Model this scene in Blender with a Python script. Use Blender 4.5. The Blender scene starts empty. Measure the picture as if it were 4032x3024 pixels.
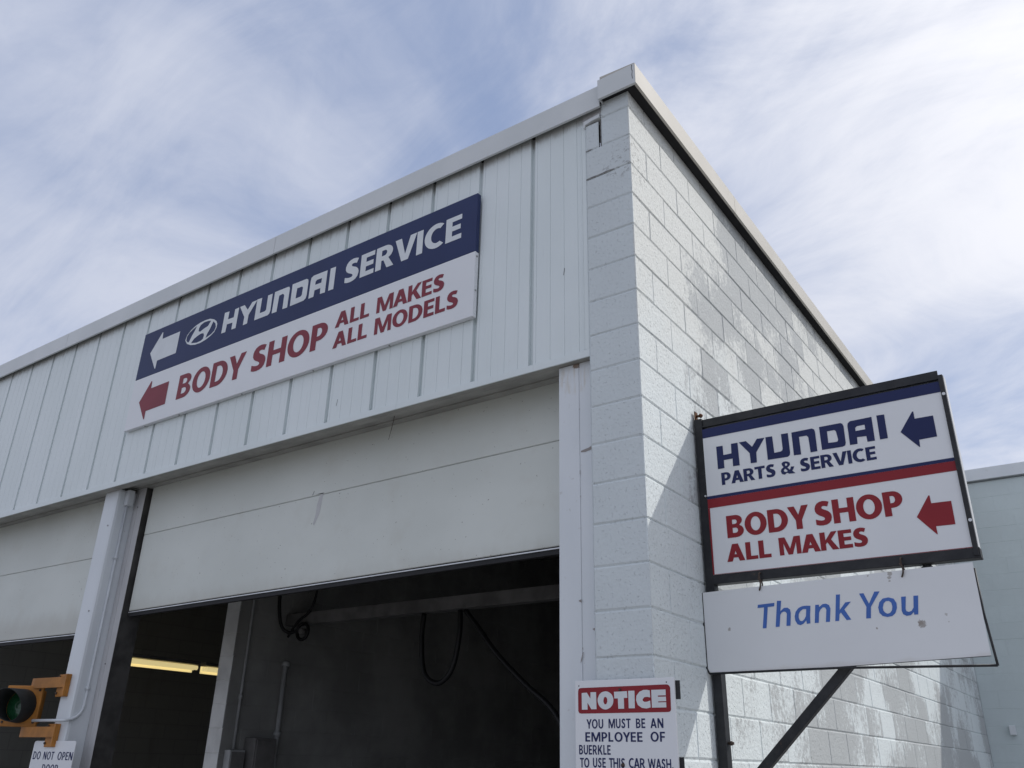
import bpy, bmesh, math, random
from mathutils import Vector, Matrix
from mathutils.geometry import tessellate_polygon

random.seed(7)
S = bpy.context.scene
COL = S.collection

# ------------------------------------------------------------------ camera
CX, CY, CZ = 1.69617, -3.45857, 1.5897
YAW, PITCH, ROLL, FPX = 0.62191, 0.42258, 0.02264, 3329.65
cyw, syw = math.cos(YAW), math.sin(YAW)
r0 = Vector((cyw, syw, 0)); f0 = Vector((-syw, cyw, 0)); u0 = Vector((0, 0, 1))
fw = f0 * math.cos(PITCH) + u0 * math.sin(PITCH)
up = -f0 * math.sin(PITCH) + u0 * math.cos(PITCH)
rr = r0 * math.cos(ROLL) + up * math.sin(ROLL)
uu = -r0 * math.sin(ROLL) + up * math.cos(ROLL)
cam = bpy.data.cameras.new('camera')
cam.sensor_width = 36.0
cam.lens = FPX / 4032 * 36.0
cam.clip_start, cam.clip_end = 0.05, 2000
camo = bpy.data.objects.new('camera', cam)
COL.objects.link(camo)
M = Matrix((rr, uu, -fw)).transposed().to_4x4()
M.translation = Vector((CX, CY, CZ))
camo.matrix_world = M
S.camera = camo

# ------------------------------------------------------------------ sky and sun
SUN = Vector((0.917, 0.849, 1.0)).normalized()
EL = math.asin(SUN.z); AZ = math.atan2(SUN.x, SUN.y)
W = bpy.data.worlds.new('World'); S.world = W; W.use_nodes = True
nt = W.node_tree; nt.nodes.clear()
def wn(t, **k):
    n = nt.nodes.new(t)
    for a, b in k.items(): setattr(n, a, b)
    return n
def wl(a, b): nt.links.new(a, b)
def wmath(op, a, b=None, c=None, clamp=False):
    n = wn('ShaderNodeMath', operation=op, use_clamp=clamp)
    for i, v in enumerate((a, b, c)):
        if v is None: continue
        if isinstance(v, (int, float)): n.inputs[i].default_value = v
        else: wl(v, n.inputs[i])
    return n.outputs[0]
def wmap(v, a, b, c, d, smooth=True):
    n = wn('ShaderNodeMapRange', interpolation_type='SMOOTHSTEP' if smooth else 'LINEAR')
    wl(v, n.inputs[0])
    for i, x in enumerate((a, b, c, d)): n.inputs[i + 1].default_value = x
    return n.outputs[0]
out = wn('ShaderNodeOutputWorld'); bg = wn('ShaderNodeBackground')
bg.inputs['Strength'].default_value = 0.1
sky = wn('ShaderNodeTexSky', sky_type='NISHITA')
sky.sun_disc = False; sky.sun_elevation = EL; sky.sun_rotation = AZ
sky.altitude = 200; sky.air_density = 1.0; sky.dust_density = 1.2; sky.ozone_density = 1.6
tc = wn('ShaderNodeTexCoord')
sep = wn('ShaderNodeSeparateXYZ'); wl(tc.outputs['Generated'], sep.inputs[0])
zz = wmath('ADD', wmath('MAXIMUM', sep.outputs[2], 0.0), 0.45)
comb = wn('ShaderNodeCombineXYZ')
wl(wmath('DIVIDE', sep.outputs[0], zz), comb.inputs[0])
wl(wmath('DIVIDE', sep.outputs[1], zz), comb.inputs[1])
def cloud_noise(rot, scale, loc, nscale, detail, rough, dist):
    mp = wn('ShaderNodeMapping'); wl(comb.outputs[0], mp.inputs[0])
    mp.inputs['Rotation'].default_value = (0, 0, math.radians(rot))
    mp.inputs['Scale'].default_value = scale; mp.inputs['Location'].default_value = loc
    nz = wn('ShaderNodeTexNoise'); wl(mp.outputs[0], nz.inputs[0])
    nz.inputs['Scale'].default_value = nscale; nz.inputs['Detail'].default_value = detail
    nz.inputs['Roughness'].default_value = rough; nz.inputs['Distortion'].default_value = dist
    return nz.outputs[0]
n1 = cloud_noise(10, (0.85, 1.1, 1), (9.49, 13.15, 0), 1.5, 9, 0.52, 0.8)
n2 = cloud_noise(-20, (0.8, 1.5, 1), (13.33, 2.85, 0), 3.4, 10, 0.63, 1.0)
dots = wn('ShaderNodeVectorMath', operation='DOT_PRODUCT')
wl(tc.outputs['Generated'], dots.inputs[0]); dots.inputs[1].default_value = SUN
near = wmap(dots.outputs['Value'], 0.40, 1.0, 0.0, 1.0)
fill_behind = wmap(sep.outputs[1], 0.15, -0.55, 0.0, 1.0)  # extra cloud added in the unseen sky behind, to refill light on the facade
nsum = wmath('ADD', wmath('MULTIPLY', n1, 0.64), wmath('MULTIPLY', n2, 0.36))
nsum = wmath('ADD', wmath('ADD', nsum, wmath('MULTIPLY', near, 0.09)), wmath('MULTIPLY', fill_behind, 0.14))
mask = wmap(nsum, 0.385, 0.675, 0.0, 1.0)
# thin high veil over the clear sky, then cirrus
veil = wn('ShaderNodeMix', data_type='RGBA'); veil.inputs[0].default_value = 0.62
wl(sky.outputs[0], veil.inputs[6]); veil.inputs[7].default_value = (3.7, 4.6, 7.0, 1)
ccol = wn('ShaderNodeMix', data_type='RGBA')
wl(near, ccol.inputs[0])
ccol.inputs[6].default_value = (5.9, 6.3, 7.5, 1)
ccol.inputs[7].default_value = (10.4, 10.4, 10.8, 1)
mixc = wn('ShaderNodeMix', data_type='RGBA')
wl(mask, mixc.inputs[0]); wl(veil.outputs[2], mixc.inputs[6]); wl(ccol.outputs[2], mixc.inputs[7])
wl(mixc.outputs[2], bg.inputs[0]); wl(bg.outputs[0], out.inputs[0])

sl = bpy.data.lights.new('sun', 'SUN'); sl.energy = 2.05; sl.angle = math.radians(0.6)
sl.color = (1.0, 0.965, 0.91)
so = bpy.data.objects.new('sun', sl); COL.objects.link(so)
so.rotation_euler = SUN.to_track_quat('Z', 'Y').to_euler()
so.location = (12, 10, 20)
S.view_settings.view_transform = 'Standard'; S.view_settings.look = 'None'
S.view_settings.gamma = 1.0; S.view_settings.exposure = 0.06
S.view_settings.use_curve_mapping = False
S.cycles.max_bounces = 8; S.cycles.diffuse_bounces = 5
TRACES = {
 'FAC_ARROW_WHITE': [[[(-4.521,4.68),(-4.397,4.847),(-4.387,4.841),(-4.378,4.779),(-4.136,4.781),(-4.138,4.583),(-4.392,4.58),(-4.395,4.508),(-4.406,4.511)]]],
 'FAC_ARROW_RED': [[[(-4.529,4.234),(-4.408,4.399),(-4.397,4.392),(-4.395,4.33),(-4.15,4.335),(-4.146,4.135),(-4.403,4.131),(-4.402,4.059),(-4.413,4.062)]]],
 'FAC_EMBLEM': [[[(-4.036,4.668),(-4.022,4.713),(-3.981,4.747),(-3.928,4.772),(-3.872,4.784),(-3.804,4.788),(-3.743,4.782),(-3.69,4.761),(-3.652,4.734),(-3.635,4.705),(-3.636,4.672),(-3.657,4.637),(-3.699,4.615),(-3.752,4.597),(-3.817,4.587),(-3.887,4.589),(-3.95,4.603),(-4.002,4.628)],[(-3.726,4.76),(-3.756,4.72),(-3.812,4.709),(-3.847,4.695),(-3.872,4.705),(-3.873,4.733),(-3.859,4.757),(-3.819,4.771),(-3.769,4.769)],[(-3.948,4.619),(-3.914,4.651),(-3.869,4.666),(-3.832,4.674),(-3.801,4.669),(-3.787,4.647),(-3.792,4.617),(-3.817,4.605),(-3.871,4.603)],[(-3.908,4.763),(-3.952,4.749),(-3.996,4.727),(-4.021,4.699),(-4.021,4.664),(-4.002,4.643),(-3.981,4.636),(-3.954,4.687),(-3.926,4.728)],[(-3.693,4.743),(-3.661,4.716),(-3.647,4.682),(-3.658,4.651),(-3.694,4.63),(-3.729,4.62),(-3.759,4.614),(-3.747,4.649),(-3.719,4.689),(-3.707,4.716)]]],
 'FAC_NAME': [[[(-3.56,4.596),(-3.559,4.779),(-3.502,4.776),(-3.503,4.705),(-3.433,4.703),(-3.432,4.773),(-3.384,4.775),(-3.386,4.595),(-3.437,4.596),(-3.438,4.658),(-3.506,4.661),(-3.509,4.595)]],[[(-3.373,4.775),(-3.318,4.775),(-3.271,4.72),(-3.228,4.774),(-3.17,4.774),(-3.249,4.67),(-3.251,4.595),(-3.3,4.594),(-3.299,4.665)]],[[(-3.171,4.778),(-3.114,4.775),(-3.115,4.643),(-3.058,4.642),(-3.045,4.651),(-3.047,4.774),(-2.995,4.774),(-2.992,4.632),(-2.999,4.605),(-3.018,4.596),(-3.169,4.597)]],[[(-2.97,4.779),(-2.826,4.777),(-2.811,4.774),(-2.802,4.758),(-2.802,4.596),(-2.854,4.598),(-2.856,4.716),(-2.867,4.73),(-2.881,4.734),(-2.914,4.73),(-2.918,4.595),(-2.972,4.597)]],[[(-2.777,4.782),(-2.625,4.78),(-2.607,4.768),(-2.602,4.747),(-2.602,4.639),(-2.608,4.612),(-2.63,4.599),(-2.773,4.597)],[(-2.718,4.73),(-2.665,4.728),(-2.654,4.716),(-2.656,4.656),(-2.666,4.645),(-2.721,4.645)]],[[(-2.578,4.598),(-2.578,4.739),(-2.574,4.77),(-2.552,4.782),(-2.409,4.779),(-2.409,4.597),(-2.46,4.6),(-2.463,4.65),(-2.523,4.65),(-2.526,4.598)],[(-2.524,4.696),(-2.522,4.724),(-2.509,4.733),(-2.459,4.731),(-2.46,4.694)]],[[(-2.378,4.782),(-2.324,4.78),(-2.325,4.597),(-2.377,4.599)]]],
 'PRO_NAME': [[[(0.127,3.146),(0.163,3.145),(0.163,3.093),(0.207,3.094),(0.209,3.147),(0.245,3.146),(0.246,3.022),(0.21,3.023),(0.211,3.065),(0.163,3.065),(0.163,3.021),(0.127,3.022)]],[[(0.252,3.146),(0.29,3.146),(0.32,3.109),(0.349,3.147),(0.389,3.145),(0.339,3.075),(0.337,3.021),(0.305,3.022),(0.304,3.077)]],[[(0.394,3.146),(0.429,3.145),(0.431,3.055),(0.463,3.056),(0.472,3.06),(0.475,3.069),(0.475,3.147),(0.51,3.146),(0.51,3.043),(0.507,3.029),(0.496,3.022),(0.394,3.024)]],[[(0.528,3.145),(0.63,3.146),(0.641,3.139),(0.644,3.126),(0.643,3.024),(0.61,3.024),(0.608,3.104),(0.601,3.114),(0.563,3.115),(0.563,3.022),(0.527,3.024)]],[[(0.666,3.146),(0.769,3.146),(0.778,3.14),(0.782,3.127),(0.781,3.041),(0.776,3.028),(0.765,3.024),(0.666,3.026)],[(0.701,3.116),(0.736,3.116),(0.743,3.109),(0.748,3.064),(0.745,3.056),(0.737,3.054),(0.7,3.056)]],[[(0.799,3.026),(0.8,3.123),(0.803,3.137),(0.815,3.146),(0.915,3.147),(0.914,3.026),(0.88,3.027),(0.879,3.056),(0.836,3.059),(0.834,3.025)],[(0.834,3.091),(0.834,3.107),(0.843,3.114),(0.879,3.115),(0.879,3.091)]],[[(0.938,3.149),(0.973,3.147),(0.972,3.027),(0.937,3.027)]]],
 'PRO_AMP': [[[(0.524,2.932),(0.493,2.934),(0.483,2.941),(0.475,2.935),(0.468,2.933),(0.457,2.939),(0.453,2.953),(0.457,2.964),(0.469,2.972),(0.462,2.984),(0.461,2.994),(0.47,3.0),(0.482,3.001),(0.493,2.997),(0.502,2.99),(0.502,2.979),(0.495,2.972),(0.488,2.967),(0.499,2.953),(0.506,2.969),(0.522,2.967),(0.516,2.955),(0.51,2.947)],[(0.48,2.976),(0.488,2.979),(0.489,2.986),(0.484,2.99),(0.479,2.99),(0.477,2.983)],[(0.47,2.958),(0.468,2.952),(0.474,2.946),(0.481,2.946),(0.488,2.949),(0.477,2.963)]]],
 'PRO_ARROW_BLUE': [[[(1.031,3.045),(1.096,3.135),(1.101,3.134),(1.101,3.098),(1.18,3.097),(1.18,2.994),(1.104,2.993),(1.102,2.958),(1.099,2.959)]]],
 'PRO_ARROW_RED': [[[(1.035,2.637),(1.098,2.728),(1.103,2.727),(1.104,2.691),(1.185,2.69),(1.184,2.585),(1.106,2.586),(1.107,2.55),(1.104,2.55)]]],
 'THANKS': [[[(0.276,2.293),(0.279,2.308),(0.36,2.311),(0.357,2.295),(0.326,2.294),(0.31,2.198),(0.292,2.198),(0.308,2.294)]],[[(0.354,2.2),(0.373,2.319),(0.393,2.318),(0.384,2.27),(0.402,2.284),(0.419,2.284),(0.43,2.275),(0.432,2.259),(0.424,2.202),(0.405,2.202),(0.413,2.257),(0.409,2.265),(0.4,2.268),(0.39,2.264),(0.382,2.254),(0.373,2.201)]],[[(0.516,2.206),(0.5,2.205),(0.499,2.221),(0.487,2.208),(0.471,2.201),(0.457,2.206),(0.449,2.222),(0.448,2.24),(0.454,2.261),(0.469,2.278),(0.487,2.285),(0.507,2.286),(0.526,2.284),(0.519,2.242)],[(0.505,2.271),(0.491,2.272),(0.477,2.264),(0.468,2.251),(0.466,2.235),(0.47,2.221),(0.48,2.218),(0.491,2.226),(0.5,2.24)]],[[(0.536,2.206),(0.548,2.286),(0.565,2.286),(0.564,2.275),(0.581,2.287),(0.597,2.288),(0.609,2.281),(0.614,2.265),(0.604,2.207),(0.586,2.207),(0.595,2.261),(0.591,2.271),(0.581,2.273),(0.568,2.263),(0.561,2.25),(0.554,2.206)]],[[(0.628,2.208),(0.646,2.324),(0.664,2.324),(0.653,2.254),(0.683,2.287),(0.707,2.288),(0.674,2.256),(0.698,2.21),(0.678,2.209),(0.657,2.244),(0.65,2.236),(0.645,2.208)]],[[(0.747,2.32),(0.766,2.32),(0.783,2.273),(0.813,2.323),(0.835,2.322),(0.789,2.258),(0.782,2.21),(0.762,2.21),(0.77,2.26)]],[[(0.819,2.253),(0.827,2.275),(0.843,2.29),(0.867,2.293),(0.888,2.286),(0.897,2.267),(0.896,2.245),(0.886,2.224),(0.872,2.213),(0.851,2.21),(0.832,2.216),(0.821,2.23)],[(0.838,2.251),(0.845,2.27),(0.855,2.278),(0.867,2.278),(0.876,2.27),(0.878,2.253),(0.874,2.237),(0.864,2.226),(0.853,2.224),(0.844,2.23),(0.839,2.239)]],[[(0.92,2.291),(0.939,2.291),(0.93,2.239),(0.932,2.229),(0.941,2.225),(0.953,2.229),(0.963,2.242),(0.97,2.291),(0.989,2.291),(0.977,2.212),(0.961,2.212),(0.961,2.223),(0.947,2.211),(0.93,2.209),(0.917,2.217),(0.913,2.232)]]],
 'NOTICE': [[[(-0.342,1.884),(-0.316,1.885),(-0.298,1.86),(-0.297,1.886),(-0.269,1.886),(-0.268,1.816),(-0.294,1.816),(-0.313,1.843),(-0.313,1.815),(-0.342,1.815)]],[[(-0.184,1.85),(-0.185,1.842),(-0.188,1.834),(-0.193,1.828),(-0.199,1.822),(-0.207,1.818),(-0.215,1.815),(-0.223,1.814),(-0.232,1.815),(-0.24,1.818),(-0.248,1.823),(-0.254,1.829),(-0.258,1.836),(-0.261,1.844),(-0.262,1.852),(-0.261,1.86),(-0.257,1.868),(-0.253,1.875),(-0.246,1.881),(-0.239,1.885),(-0.23,1.887),(-0.221,1.888),(-0.213,1.887),(-0.205,1.884),(-0.197,1.879),(-0.191,1.873),(-0.187,1.866),(-0.184,1.859)],[(-0.214,1.85),(-0.214,1.845),(-0.216,1.841),(-0.218,1.837),(-0.221,1.835),(-0.224,1.835),(-0.227,1.835),(-0.229,1.838),(-0.231,1.841),(-0.233,1.845),(-0.233,1.85),(-0.232,1.855),(-0.231,1.859),(-0.229,1.863),(-0.226,1.865),(-0.223,1.865),(-0.22,1.865),(-0.217,1.862),(-0.215,1.859),(-0.214,1.855)]],[[(-0.18,1.885),(-0.117,1.886),(-0.116,1.859),(-0.133,1.859),(-0.133,1.816),(-0.161,1.816),(-0.162,1.858),(-0.179,1.858)]],[[(-0.111,1.887),(-0.081,1.887),(-0.082,1.817),(-0.111,1.817)]],[[(-0.009,1.886),(-0.008,1.858),(-0.021,1.861),(-0.035,1.86),(-0.044,1.852),(-0.043,1.845),(-0.035,1.841),(-0.022,1.842),(-0.009,1.846),(-0.008,1.819),(-0.028,1.815),(-0.049,1.818),(-0.067,1.829),(-0.075,1.849),(-0.072,1.867),(-0.058,1.882),(-0.038,1.889),(-0.022,1.889)]],[[(-0.002,1.888),(0.064,1.888),(0.064,1.865),(0.027,1.865),(0.028,1.86),(0.064,1.86),(0.064,1.842),(0.028,1.842),(0.028,1.838),(0.064,1.838),(0.064,1.818),(-0.002,1.818)]]],
 'NOTICE_RED': [[[(-0.361,1.89),(-0.359,1.899),(-0.355,1.903),(-0.347,1.905),(0.067,1.908),(0.077,1.906),(0.083,1.9),(0.085,1.895),(0.084,1.811),(0.082,1.805),(0.077,1.801),(0.07,1.8),(-0.346,1.799),(-0.355,1.801),(-0.359,1.806),(-0.361,1.811)]]],
}
WORDS = [
 ('fr', 'BODY', -4.007, -3.195, 4.138, 4.346, -0.0096),
 ('fr', 'SHOP', -3.1162, -2.3297, 4.149, 4.352, 0.0246),
 ('fr', 'ALL', -2.261, -1.943, 4.267, 4.384, 0.0085),
 ('fr', 'MAKES', -1.877, -1.304, 4.265, 4.383, 0.0),
 ('fr', 'ALL', -2.262, -1.945, 4.11, 4.228, 0.0085),
 ('fr', 'MODELS', -1.879, -1.1855, 4.107, 4.227, -0.0083),
 ('fw', 'SERVICE', -2.223, -1.187, 4.602, 4.784, 0.0),
 ('pn', 'PARTS', 0.142, 0.426, 2.932, 2.998, 0.0),
 ('pn', 'SERVICE', 0.551, 0.909, 2.934, 3.0, 0.0),
 ('pr', 'BODY', 0.148, 0.564, 2.652, 2.766, 0.0),
 ('pr', 'SHOP', 0.5905, 0.9888, 2.656, 2.771, 0.0174),
 ('pr', 'ALL', 0.136, 0.362, 2.533, 2.62, 0.0115),
 ('pr', 'MAKES', 0.403, 0.8143, 2.535, 2.621, -0.0116),
 ('no', 'YOU', -0.32, -0.237, 1.738, 1.776, 0.0263),
 ('no', 'MUST', -0.211, -0.105, 1.739, 1.777, 0.0263),
 ('no', 'BE', -0.08, -0.037, 1.739, 1.776, 0.0541),
 ('no', 'AN', -0.013, 0.046, 1.739, 1.776, 0.0811),
 ('no', 'EMPLOYEE', -0.327, -0.052, 1.686, 1.724, 0.0263),
 ('no', 'OF', -0.015, 0.051, 1.687, 1.725, 0.0526),
 ('no', 'BUERKLE', -0.359, -0.2041, 1.635, 1.673, 0.0263),
 ('no', 'TO', -0.355, -0.309, 1.584, 1.622, 0.0263),
 ('no', 'USE', -0.291, -0.2291, 1.585, 1.622, 0.0541),
 ('no', 'THIS', -0.213, -0.1381, 1.585, 1.621, 0.0556),
 ('no', 'CAR', -0.12, -0.0451, 1.586, 1.621, 0.0571),
 ('no', 'WASH.', -0.032, 0.0809, 1.585, 1.621, 0.0556),
 ('dn', 'DO', -5.119, -5.0157, 1.55, 1.603, -0.1132),
 ('dn', 'NOT', -4.9757, -4.8315, 1.55, 1.603, -0.1132),
 ('dn', 'OPEN', -4.7804, -4.5831, 1.55, 1.603, -0.1132),
 ('dn', 'DOOR', -4.9576, -4.7414, 1.471, 1.521, -0.28),
]
# ------------------------------------------------------------------ helpers
def tag(o, label=None, cat=None, group=None, kind=None):
    for k, v in (('label', label), ('category', cat), ('group', group), ('kind', kind)):
        if v: o[k] = v
    return o
def empty(name, loc, label, cat, group=None):
    o = bpy.data.objects.new(name, None); COL.objects.link(o)
    o.location = loc; o.empty_display_size = 0.2
    return tag(o, label, cat, group)
class MB:
    def __init__(s): s.bm = bmesh.new()
    def quad(s, pts, mi=0):
        f = s.bm.faces.new([s.bm.verts.new(p) for p in pts]); f.material_index = mi; return f
    def box(s, a, b, bev=0.0, mat=None, mi=0):
        x0, y0, z0 = a; x1, y1, z1 = b
        v = [s.bm.verts.new(p) for p in ((x0,y0,z0),(x1,y0,z0),(x1,y1,z0),(x0,y1,z0),(x0,y0,z1),(x1,y0,z1),(x1,y1,z1),(x0,y1,z1))]
        fs = [s.bm.faces.new([v[i] for i in q]) for q in ((3,2,1,0),(4,5,6,7),(0,1,5,4),(1,2,6,5),(2,3,7,6),(3,0,4,7))]
        for f in fs: f.material_index = mi
        if bev:
            es = list({e for f in fs for e in f.edges})
            r = bmesh.ops.bevel(s.bm, geom=es, offset=bev, segments=2, affect='EDGES', profile=0.6)
            for f in r['faces']: f.material_index = mi
            v = list({w for f in r['faces'] for w in f.verts} | {w for w in v if w.is_valid})
        if mat is not None: bmesh.ops.transform(s.bm, matrix=mat, verts=v)
        return v
    def tube(s, pts, r, seg=10, cap=True, mi=0):
        pts = [Vector(p) for p in pts]; rings = []
        n = len(pts); prev = None
        for i, p in enumerate(pts):
            t = (pts[min(i+1, n-1)] - pts[max(i-1, 0)]).normalized()
            if prev is None:
                a = Vector((0, 0, 1)) if abs(t.z) < 0.9 else Vector((1, 0, 0))
                u = t.cross(a).normalized()
            else:
                u = (prev - t * prev.dot(t)).normalized()
            prev = u; w = t.cross(u)
            rad = r[i] if isinstance(r, (list, tuple)) else r
            rings.append([s.bm.verts.new(p + (u * math.cos(2*math.pi*k/seg) + w * math.sin(2*math.pi*k/seg)) * rad) for k in range(seg)])
        for a, b in zip(rings, rings[1:]):
            for k in range(seg):
                f = s.bm.faces.new((a[k], a[(k+1) % seg], b[(k+1) % seg], b[k])); f.smooth = True; f.material_index = mi
        if cap:
            s.bm.faces.new(rings[0][::-1]).material_index = mi; s.bm.faces.new(rings[-1]).material_index = mi
    def prism(s, prof, axis, a, b, mi=0):
        """extrude a closed 2-D profile along an axis ('x': profile is (y, z); 'y': (x, z); 'z': (x, y))"""
        def P(q, t): return {'x': (t, q[0], q[1]), 'y': (q[0], t, q[1]), 'z': (q[0], q[1], t)}[axis]
        A = [s.bm.verts.new(P(q, a)) for q in prof]; B = [s.bm.verts.new(P(q, b)) for q in prof]
        n = len(prof)
        fs = [s.bm.faces.new((A[i], A[(i+1) % n], B[(i+1) % n], B[i])) for i in range(n)]
        fs += [s.bm.faces.new(A[::-1]), s.bm.faces.new(B)]
        for f in fs: f.material_index = mi
        return A + B
    def flat(s, loops, Y, mi=0):
        """filled outline (with holes) lying in the plane y = Y, facing -y"""
        vl = [[Vector((x, z, 0)) for x, z in l] for l in loops]
        allv = [s.bm.verts.new((x, Y, z)) for l in loops for x, z in l]
        for t in tessellate_polygon(vl):
            a, b, c = (allv[i] for i in t)
            n = (b.co - a.co).cross(c.co - a.co)
            if n.length < 1e-12: continue
            try: f = s.bm.faces.new((a, b, c) if n.y < 0 else (a, c, b)); f.material_index = mi
            except ValueError: pass
    def build(s, name, mats, parent=None, fixn=True, smooth=False):
        if fixn: bmesh.ops.recalc_face_normals(s.bm, faces=s.bm.faces)
        me = bpy.data.meshes.new(name)
        s.bm.to_mesh(me); s.bm.free()
        for m in (mats if isinstance(mats, (list, tuple)) else [mats]): me.materials.append(m)
        if smooth:
            for p in me.polygons: p.use_smooth = True
        o = bpy.data.objects.new(name, me); COL.objects.link(o)
        if parent is not None:
            o.parent = parent
            pm = Matrix.Translation(parent.location) if parent.type == 'EMPTY' else None
            o.matrix_parent_inverse = (parent.matrix_basis if parent.parent is None else parent.parent.matrix_basis).inverted() if parent.type == 'EMPTY' else Matrix()
        return o
def child(mb, name, mats, parent, **k):
    """part of a thing whose Empty sits at parent.location; geometry is given in world coordinates"""
    top = parent
    while top.parent is not None: top = top.parent
    off = top.location if top.type == 'EMPTY' else Vector()
    bmesh.ops.translate(mb.bm, vec=-off, verts=mb.bm.verts)
    o = mb.build(name, mats, None, **k); o.parent = parent
    return o

# ------------------------------------------------------------------ materials
class NT:
    def __init__(s, name, rough=0.5, spec=0.4, metal=0.0):
        s.m = bpy.data.materials.new(name); s.m.use_nodes = True
        s.t = s.m.node_tree; s.b = s.t.nodes['Principled BSDF']
        s.b.inputs['Roughness'].default_value = rough
        s.b.inputs['Specular IOR Level'].default_value = spec
        s.b.inputs['Metallic'].default_value = metal
        s.co = s.t.nodes.new('ShaderNodeTexCoord').outputs['Object']
        s.geo = s.t.nodes.new('ShaderNodeNewGeometry')
        s.pos = s.geo.outputs['Position']
    def n(s, t, **k):
        n = s.t.nodes.new(t)
        for a, b in k.items(): setattr(n, a, b)
        return n
    def l(s, a, b): s.t.links.new(a, b)
    def math(s, op, a, b=None, c=None, clamp=False):
        n = s.n('ShaderNodeMath', operation=op, use_clamp=clamp)
        for i, v in enumerate((a, b, c)):
            if v is None: continue
            if isinstance(v, (int, float)): n.inputs[i].default_value = v
            else: s.l(v, n.inputs[i])
        return n.outputs[0]
    def noise(s, scale, stretch=(1, 1, 1), detail=5, rough=0.55, loc=(0, 0, 0), dist=0.0):
        mp = s.n('ShaderNodeMapping'); s.l(s.pos, mp.inputs[0])
        mp.inputs['Scale'].default_value = stretch; mp.inputs['Location'].default_value = loc
        z = s.n('ShaderNodeTexNoise'); s.l(mp.outputs[0], z.inputs[0])
        z.inputs['Scale'].default_value = scale; z.inputs['Detail'].default_value = detail
        z.inputs['Roughness'].default_value = rough; z.inputs['Distortion'].default_value = dist
        return z.outputs[0]
    def ramp(s, v, a, b, c=0.0, d=1.0, smooth=True):
        n = s.n('ShaderNodeMapRange', interpolation_type='SMOOTHSTEP' if smooth else 'LINEAR')
        s.l(v, n.inputs[0])
        for i, x in enumerate((a, b, c, d)): n.inputs[i+1].default_value = x
        return n.outputs[0]
    def mix(s, f, a, b):
        n = s.n('ShaderNodeMix', data_type='RGBA')
        if isinstance(f, (int, float)): n.inputs[0].default_value = f
        else: s.l(f, n.inputs[0])
        for i, v in ((6, a), (7, b)):
            if isinstance(v, tuple): n.inputs[i].default_value = (*v[:3], 1)
            else: s.l(v, n.inputs[i])
        return n.outputs[2]
    def xyz(s):
        q = s.n('ShaderNodeSeparateXYZ'); s.l(s.pos, q.inputs[0]); return q.outputs
    def color(s, c):
        if isinstance(c, tuple): s.b.inputs['Base Color'].default_value = (*c[:3], 1)
        else: s.l(c, s.b.inputs['Base Color'])
    def bump(s, h, strength=0.3, dist=0.002):
        b = s.n('ShaderNodeBump'); b.inputs['Strength'].default_value = strength; b.inputs['Distance'].default_value = dist
        s.l(h, b.inputs['Height']); s.l(b.outputs[0], s.b.inputs['Normal'])
    def spot(s, p, r, wob=0.6, nscale=30.0):
        """ragged round stain about a point"""
        d = s.n('ShaderNodeVectorMath', operation='DISTANCE'); s.l(s.pos, d.inputs[0]); d.inputs[1].default_value = p
        q = s.math('ADD', s.math('DIVIDE', d.outputs['Value'], r), s.math('MULTIPLY', s.math('SUBTRACT', s.noise(nscale), 0.5), wob * 2))
        return s.ramp(q, 0.75, 1.1, 1.0, 0.0)

def simple(name, col, rough=0.5, spec=0.4, metal=0.0, var=0.06, nscale=6.0, stretch=(1, 1, 1), bump=0.0, bscale=120.0, bdist=0.001):
    t = NT(name, rough, spec, metal)
    d = tuple(c * (1 - var * 1.6) for c in col); h = tuple(min(1, c * (1 + var)) for c in col)
    t.color(t.mix(t.ramp(t.noise(nscale, stretch), 0.3, 0.7), d, h))
    if bump: t.bump(t.noise(bscale, detail=4), bump, bdist)
    return t.m

# ribbed wall panel paint: weathered white with faint vertical run marks
t = NT('panel_paint', 0.42, 0.35)
c = t.mix(t.ramp(t.noise(1.4, (1, 1, 0.6), 5), 0.3, 0.7), (0.675, 0.73, 0.73), (0.725, 0.775, 0.78))
c = t.mix(t.math('MULTIPLY', t.ramp(t.noise(9, (6, 6, 0.25), 6, 0.65), 0.56, 0.78), 0.30), c, (0.50, 0.52, 0.52))
c = t.mix(t.math('MULTIPLY', t.ramp(t.noise(40, (1, 1, 1), 4), 0.70, 0.78), 0.35), c, (0.42, 0.42, 0.41))
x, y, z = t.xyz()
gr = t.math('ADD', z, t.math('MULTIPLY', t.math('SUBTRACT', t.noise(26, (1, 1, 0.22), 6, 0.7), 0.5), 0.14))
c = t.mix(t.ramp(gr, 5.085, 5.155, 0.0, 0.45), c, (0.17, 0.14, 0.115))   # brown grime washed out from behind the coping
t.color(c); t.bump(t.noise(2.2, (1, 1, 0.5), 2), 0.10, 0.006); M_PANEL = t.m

t = NT('coping_metal', 0.38, 0.45)
c = t.mix(t.ramp(t.noise(2.0, (1, 1, 1), 5), 0.3, 0.7), (0.56, 0.585, 0.59), (0.62, 0.64, 0.645))
c = t.mix(t.math('MULTIPLY', t.ramp(t.noise(14, (1, 1, 0.4), 6, 0.7), 0.60, 0.80), 0.35), c, (0.42, 0.41, 0.38))
t.color(c); t.bump(t.noise(1.6, detail=2), 0.10, 0.008); M_COPING = t.m
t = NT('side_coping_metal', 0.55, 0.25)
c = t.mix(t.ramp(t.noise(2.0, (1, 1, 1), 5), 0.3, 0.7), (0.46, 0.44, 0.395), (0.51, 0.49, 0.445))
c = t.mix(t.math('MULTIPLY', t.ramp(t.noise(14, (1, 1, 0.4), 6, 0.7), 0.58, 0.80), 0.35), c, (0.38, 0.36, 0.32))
t.color(c); t.bump(t.noise(1.6, detail=2), 0.10, 0.008); M_SIDECOPING = t.m
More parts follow.
